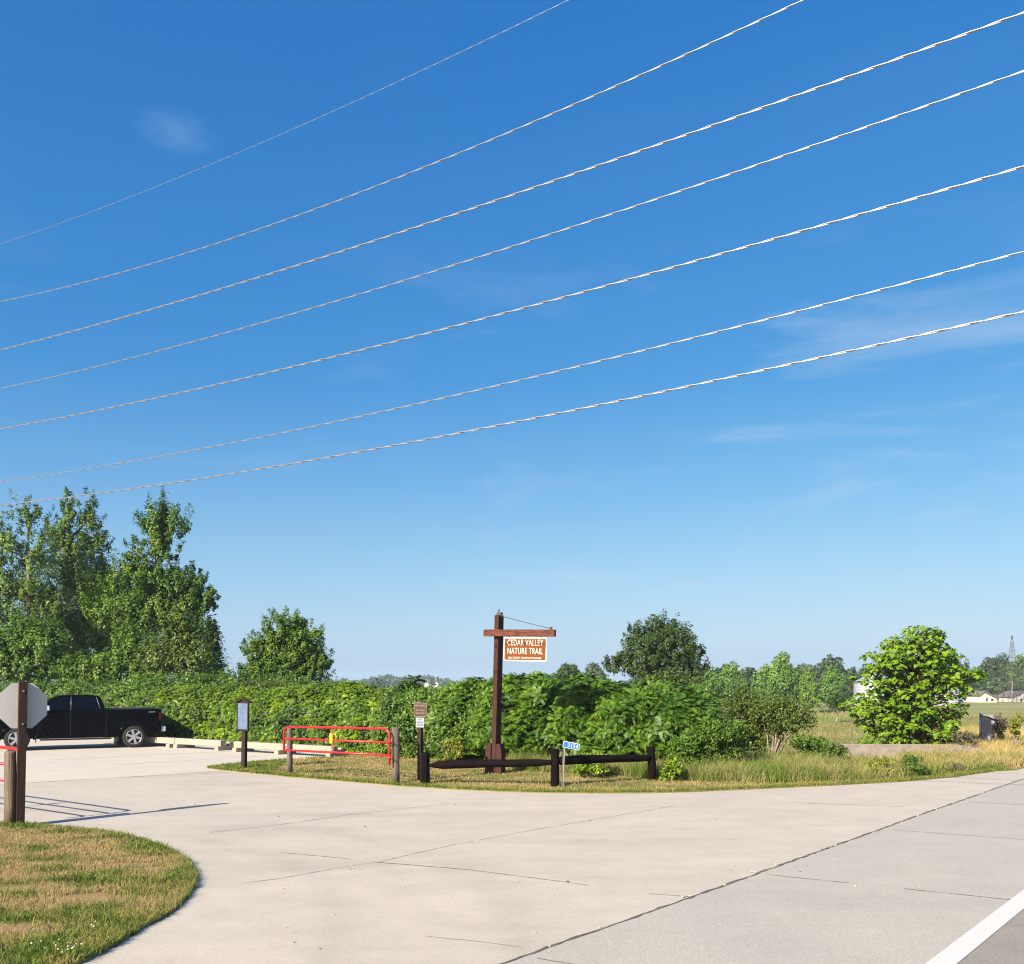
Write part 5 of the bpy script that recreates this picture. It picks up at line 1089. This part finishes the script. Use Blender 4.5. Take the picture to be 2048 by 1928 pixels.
dd = nt.nodes.new('ShaderNodeVectorMath'); dd.operation = 'SUBTRACT'; nt.links.new(tc.outputs['Generated'], dd.inputs[0]); dd.inputs[1].default_value = (-.292, .826, .481)
ds = nt.nodes.new('ShaderNodeVectorMath'); ds.operation = 'MULTIPLY'; nt.links.new(dd.outputs[0], ds.inputs[0]); ds.inputs[1].default_value = (1, 1, 2.2)
dl = nt.nodes.new('ShaderNodeVectorMath'); dl.operation = 'LENGTH'; nt.links.new(ds.outputs[0], dl.inputs[0])
pm = nt.nodes.new('ShaderNodeMapping'); n2 = nt.nodes.new('ShaderNodeTexNoise'); n2.inputs['Scale'].default_value = 22; n2.inputs['Detail'].default_value = 5; nt.links.new(tc.outputs['Generated'], pm.inputs[0]); pm.inputs['Scale'].default_value = (.5, .5, 1.6); nt.links.new(pm.outputs[0], n2.inputs['Vector'])
am = nt.nodes.new('ShaderNodeMath'); am.operation = 'MULTIPLY'; nt.links.new(ramp(nt, dl.outputs['Value'], [(0, .28), (.040, 0)]), am.inputs[0]); nt.links.new(ramp(nt, n2.outputs['Fac'], [(.35, 0.0), (.7, 1.0)]), am.inputs[1])
xm = nt.nodes.new('ShaderNodeMath'); xm.operation = 'MULTIPLY'; nt.links.new(mu.outputs[0], xm.inputs[0])
xa = nt.nodes.new('ShaderNodeMath'); xa.operation = 'ADD'; xa.inputs[1].default_value = .5; nt.links.new(sx.outputs['X'], xa.inputs[0]); nt.links.new(ramp(nt, xa.outputs[0], [(.30, .35), (.56, 1.0)]), xm.inputs[1])
hv_ = nt.nodes.new('ShaderNodeMath'); hv_.operation = 'MAXIMUM'; nt.links.new(xm.outputs[0], hv_.inputs[0]); nt.links.new(ramp(nt, sx.outputs['Z'], [(.0, .50), (.07, .38), (.2, .10), (.30, .0)]), hv_.inputs[1]); mu = hv_
ax = nt.nodes.new('ShaderNodeMath'); ax.operation = 'MAXIMUM'; nt.links.new(mu.outputs[0], ax.inputs[0]); nt.links.new(am.outputs[0], ax.inputs[1]); mu = ax
cl_ = mixc(nt, mu.outputs[0], cc_.outputs[0], (3.3, 4.0, 4.7)); nt.links.new(cl_, bg.inputs['Color']); nt.links.new(bg.outputs[0], out.inputs['Surface'])

cam = bpy.data.cameras.new('camera'); co = bpy.data.objects.new('camera', cam); COL.objects.link(co); co.location = (0, 0, CAMH); co.rotation_euler = (R(90), 0, 0)
cam.sensor_width = 36; cam.lens = 36 * F / 2048; cam.shift_y = (HY - 964) / 2048; cam.clip_start = .1; cam.clip_end = 6000; scene.camera = co
scene.render.resolution_x, scene.render.resolution_y = 1024, 964
scene.view_settings.view_transform = 'Standard'; scene.view_settings.look = 'None'; scene.view_settings.exposure = 1.0; scene.view_settings.gamma = 1
scene.cycles.diffuse_bounces = 2; scene.cycles.transmission_bounces = 3; scene.cycles.use_denoising = True; scene.cycles.denoiser = 'OPENIMAGEDENOISE'; scene.cycles.denoising_input_passes = 'RGB_ALBEDO_NORMAL'; scene.cycles.denoising_prefilter = 'NONE'; scene.cycles.use_adaptive_sampling = False; scene.cycles.filter_width = 1.15; scene.cycles.sample_clamp_indirect = 4; scene.cycles.max_bounces = 5; scene.cycles.transparent_max_bounces = 6; scene.cycles.volume_bounces = 1
print('polys', sum(len(o.data.polygons) for o in bpy.data.objects if o.type == 'MESH'))
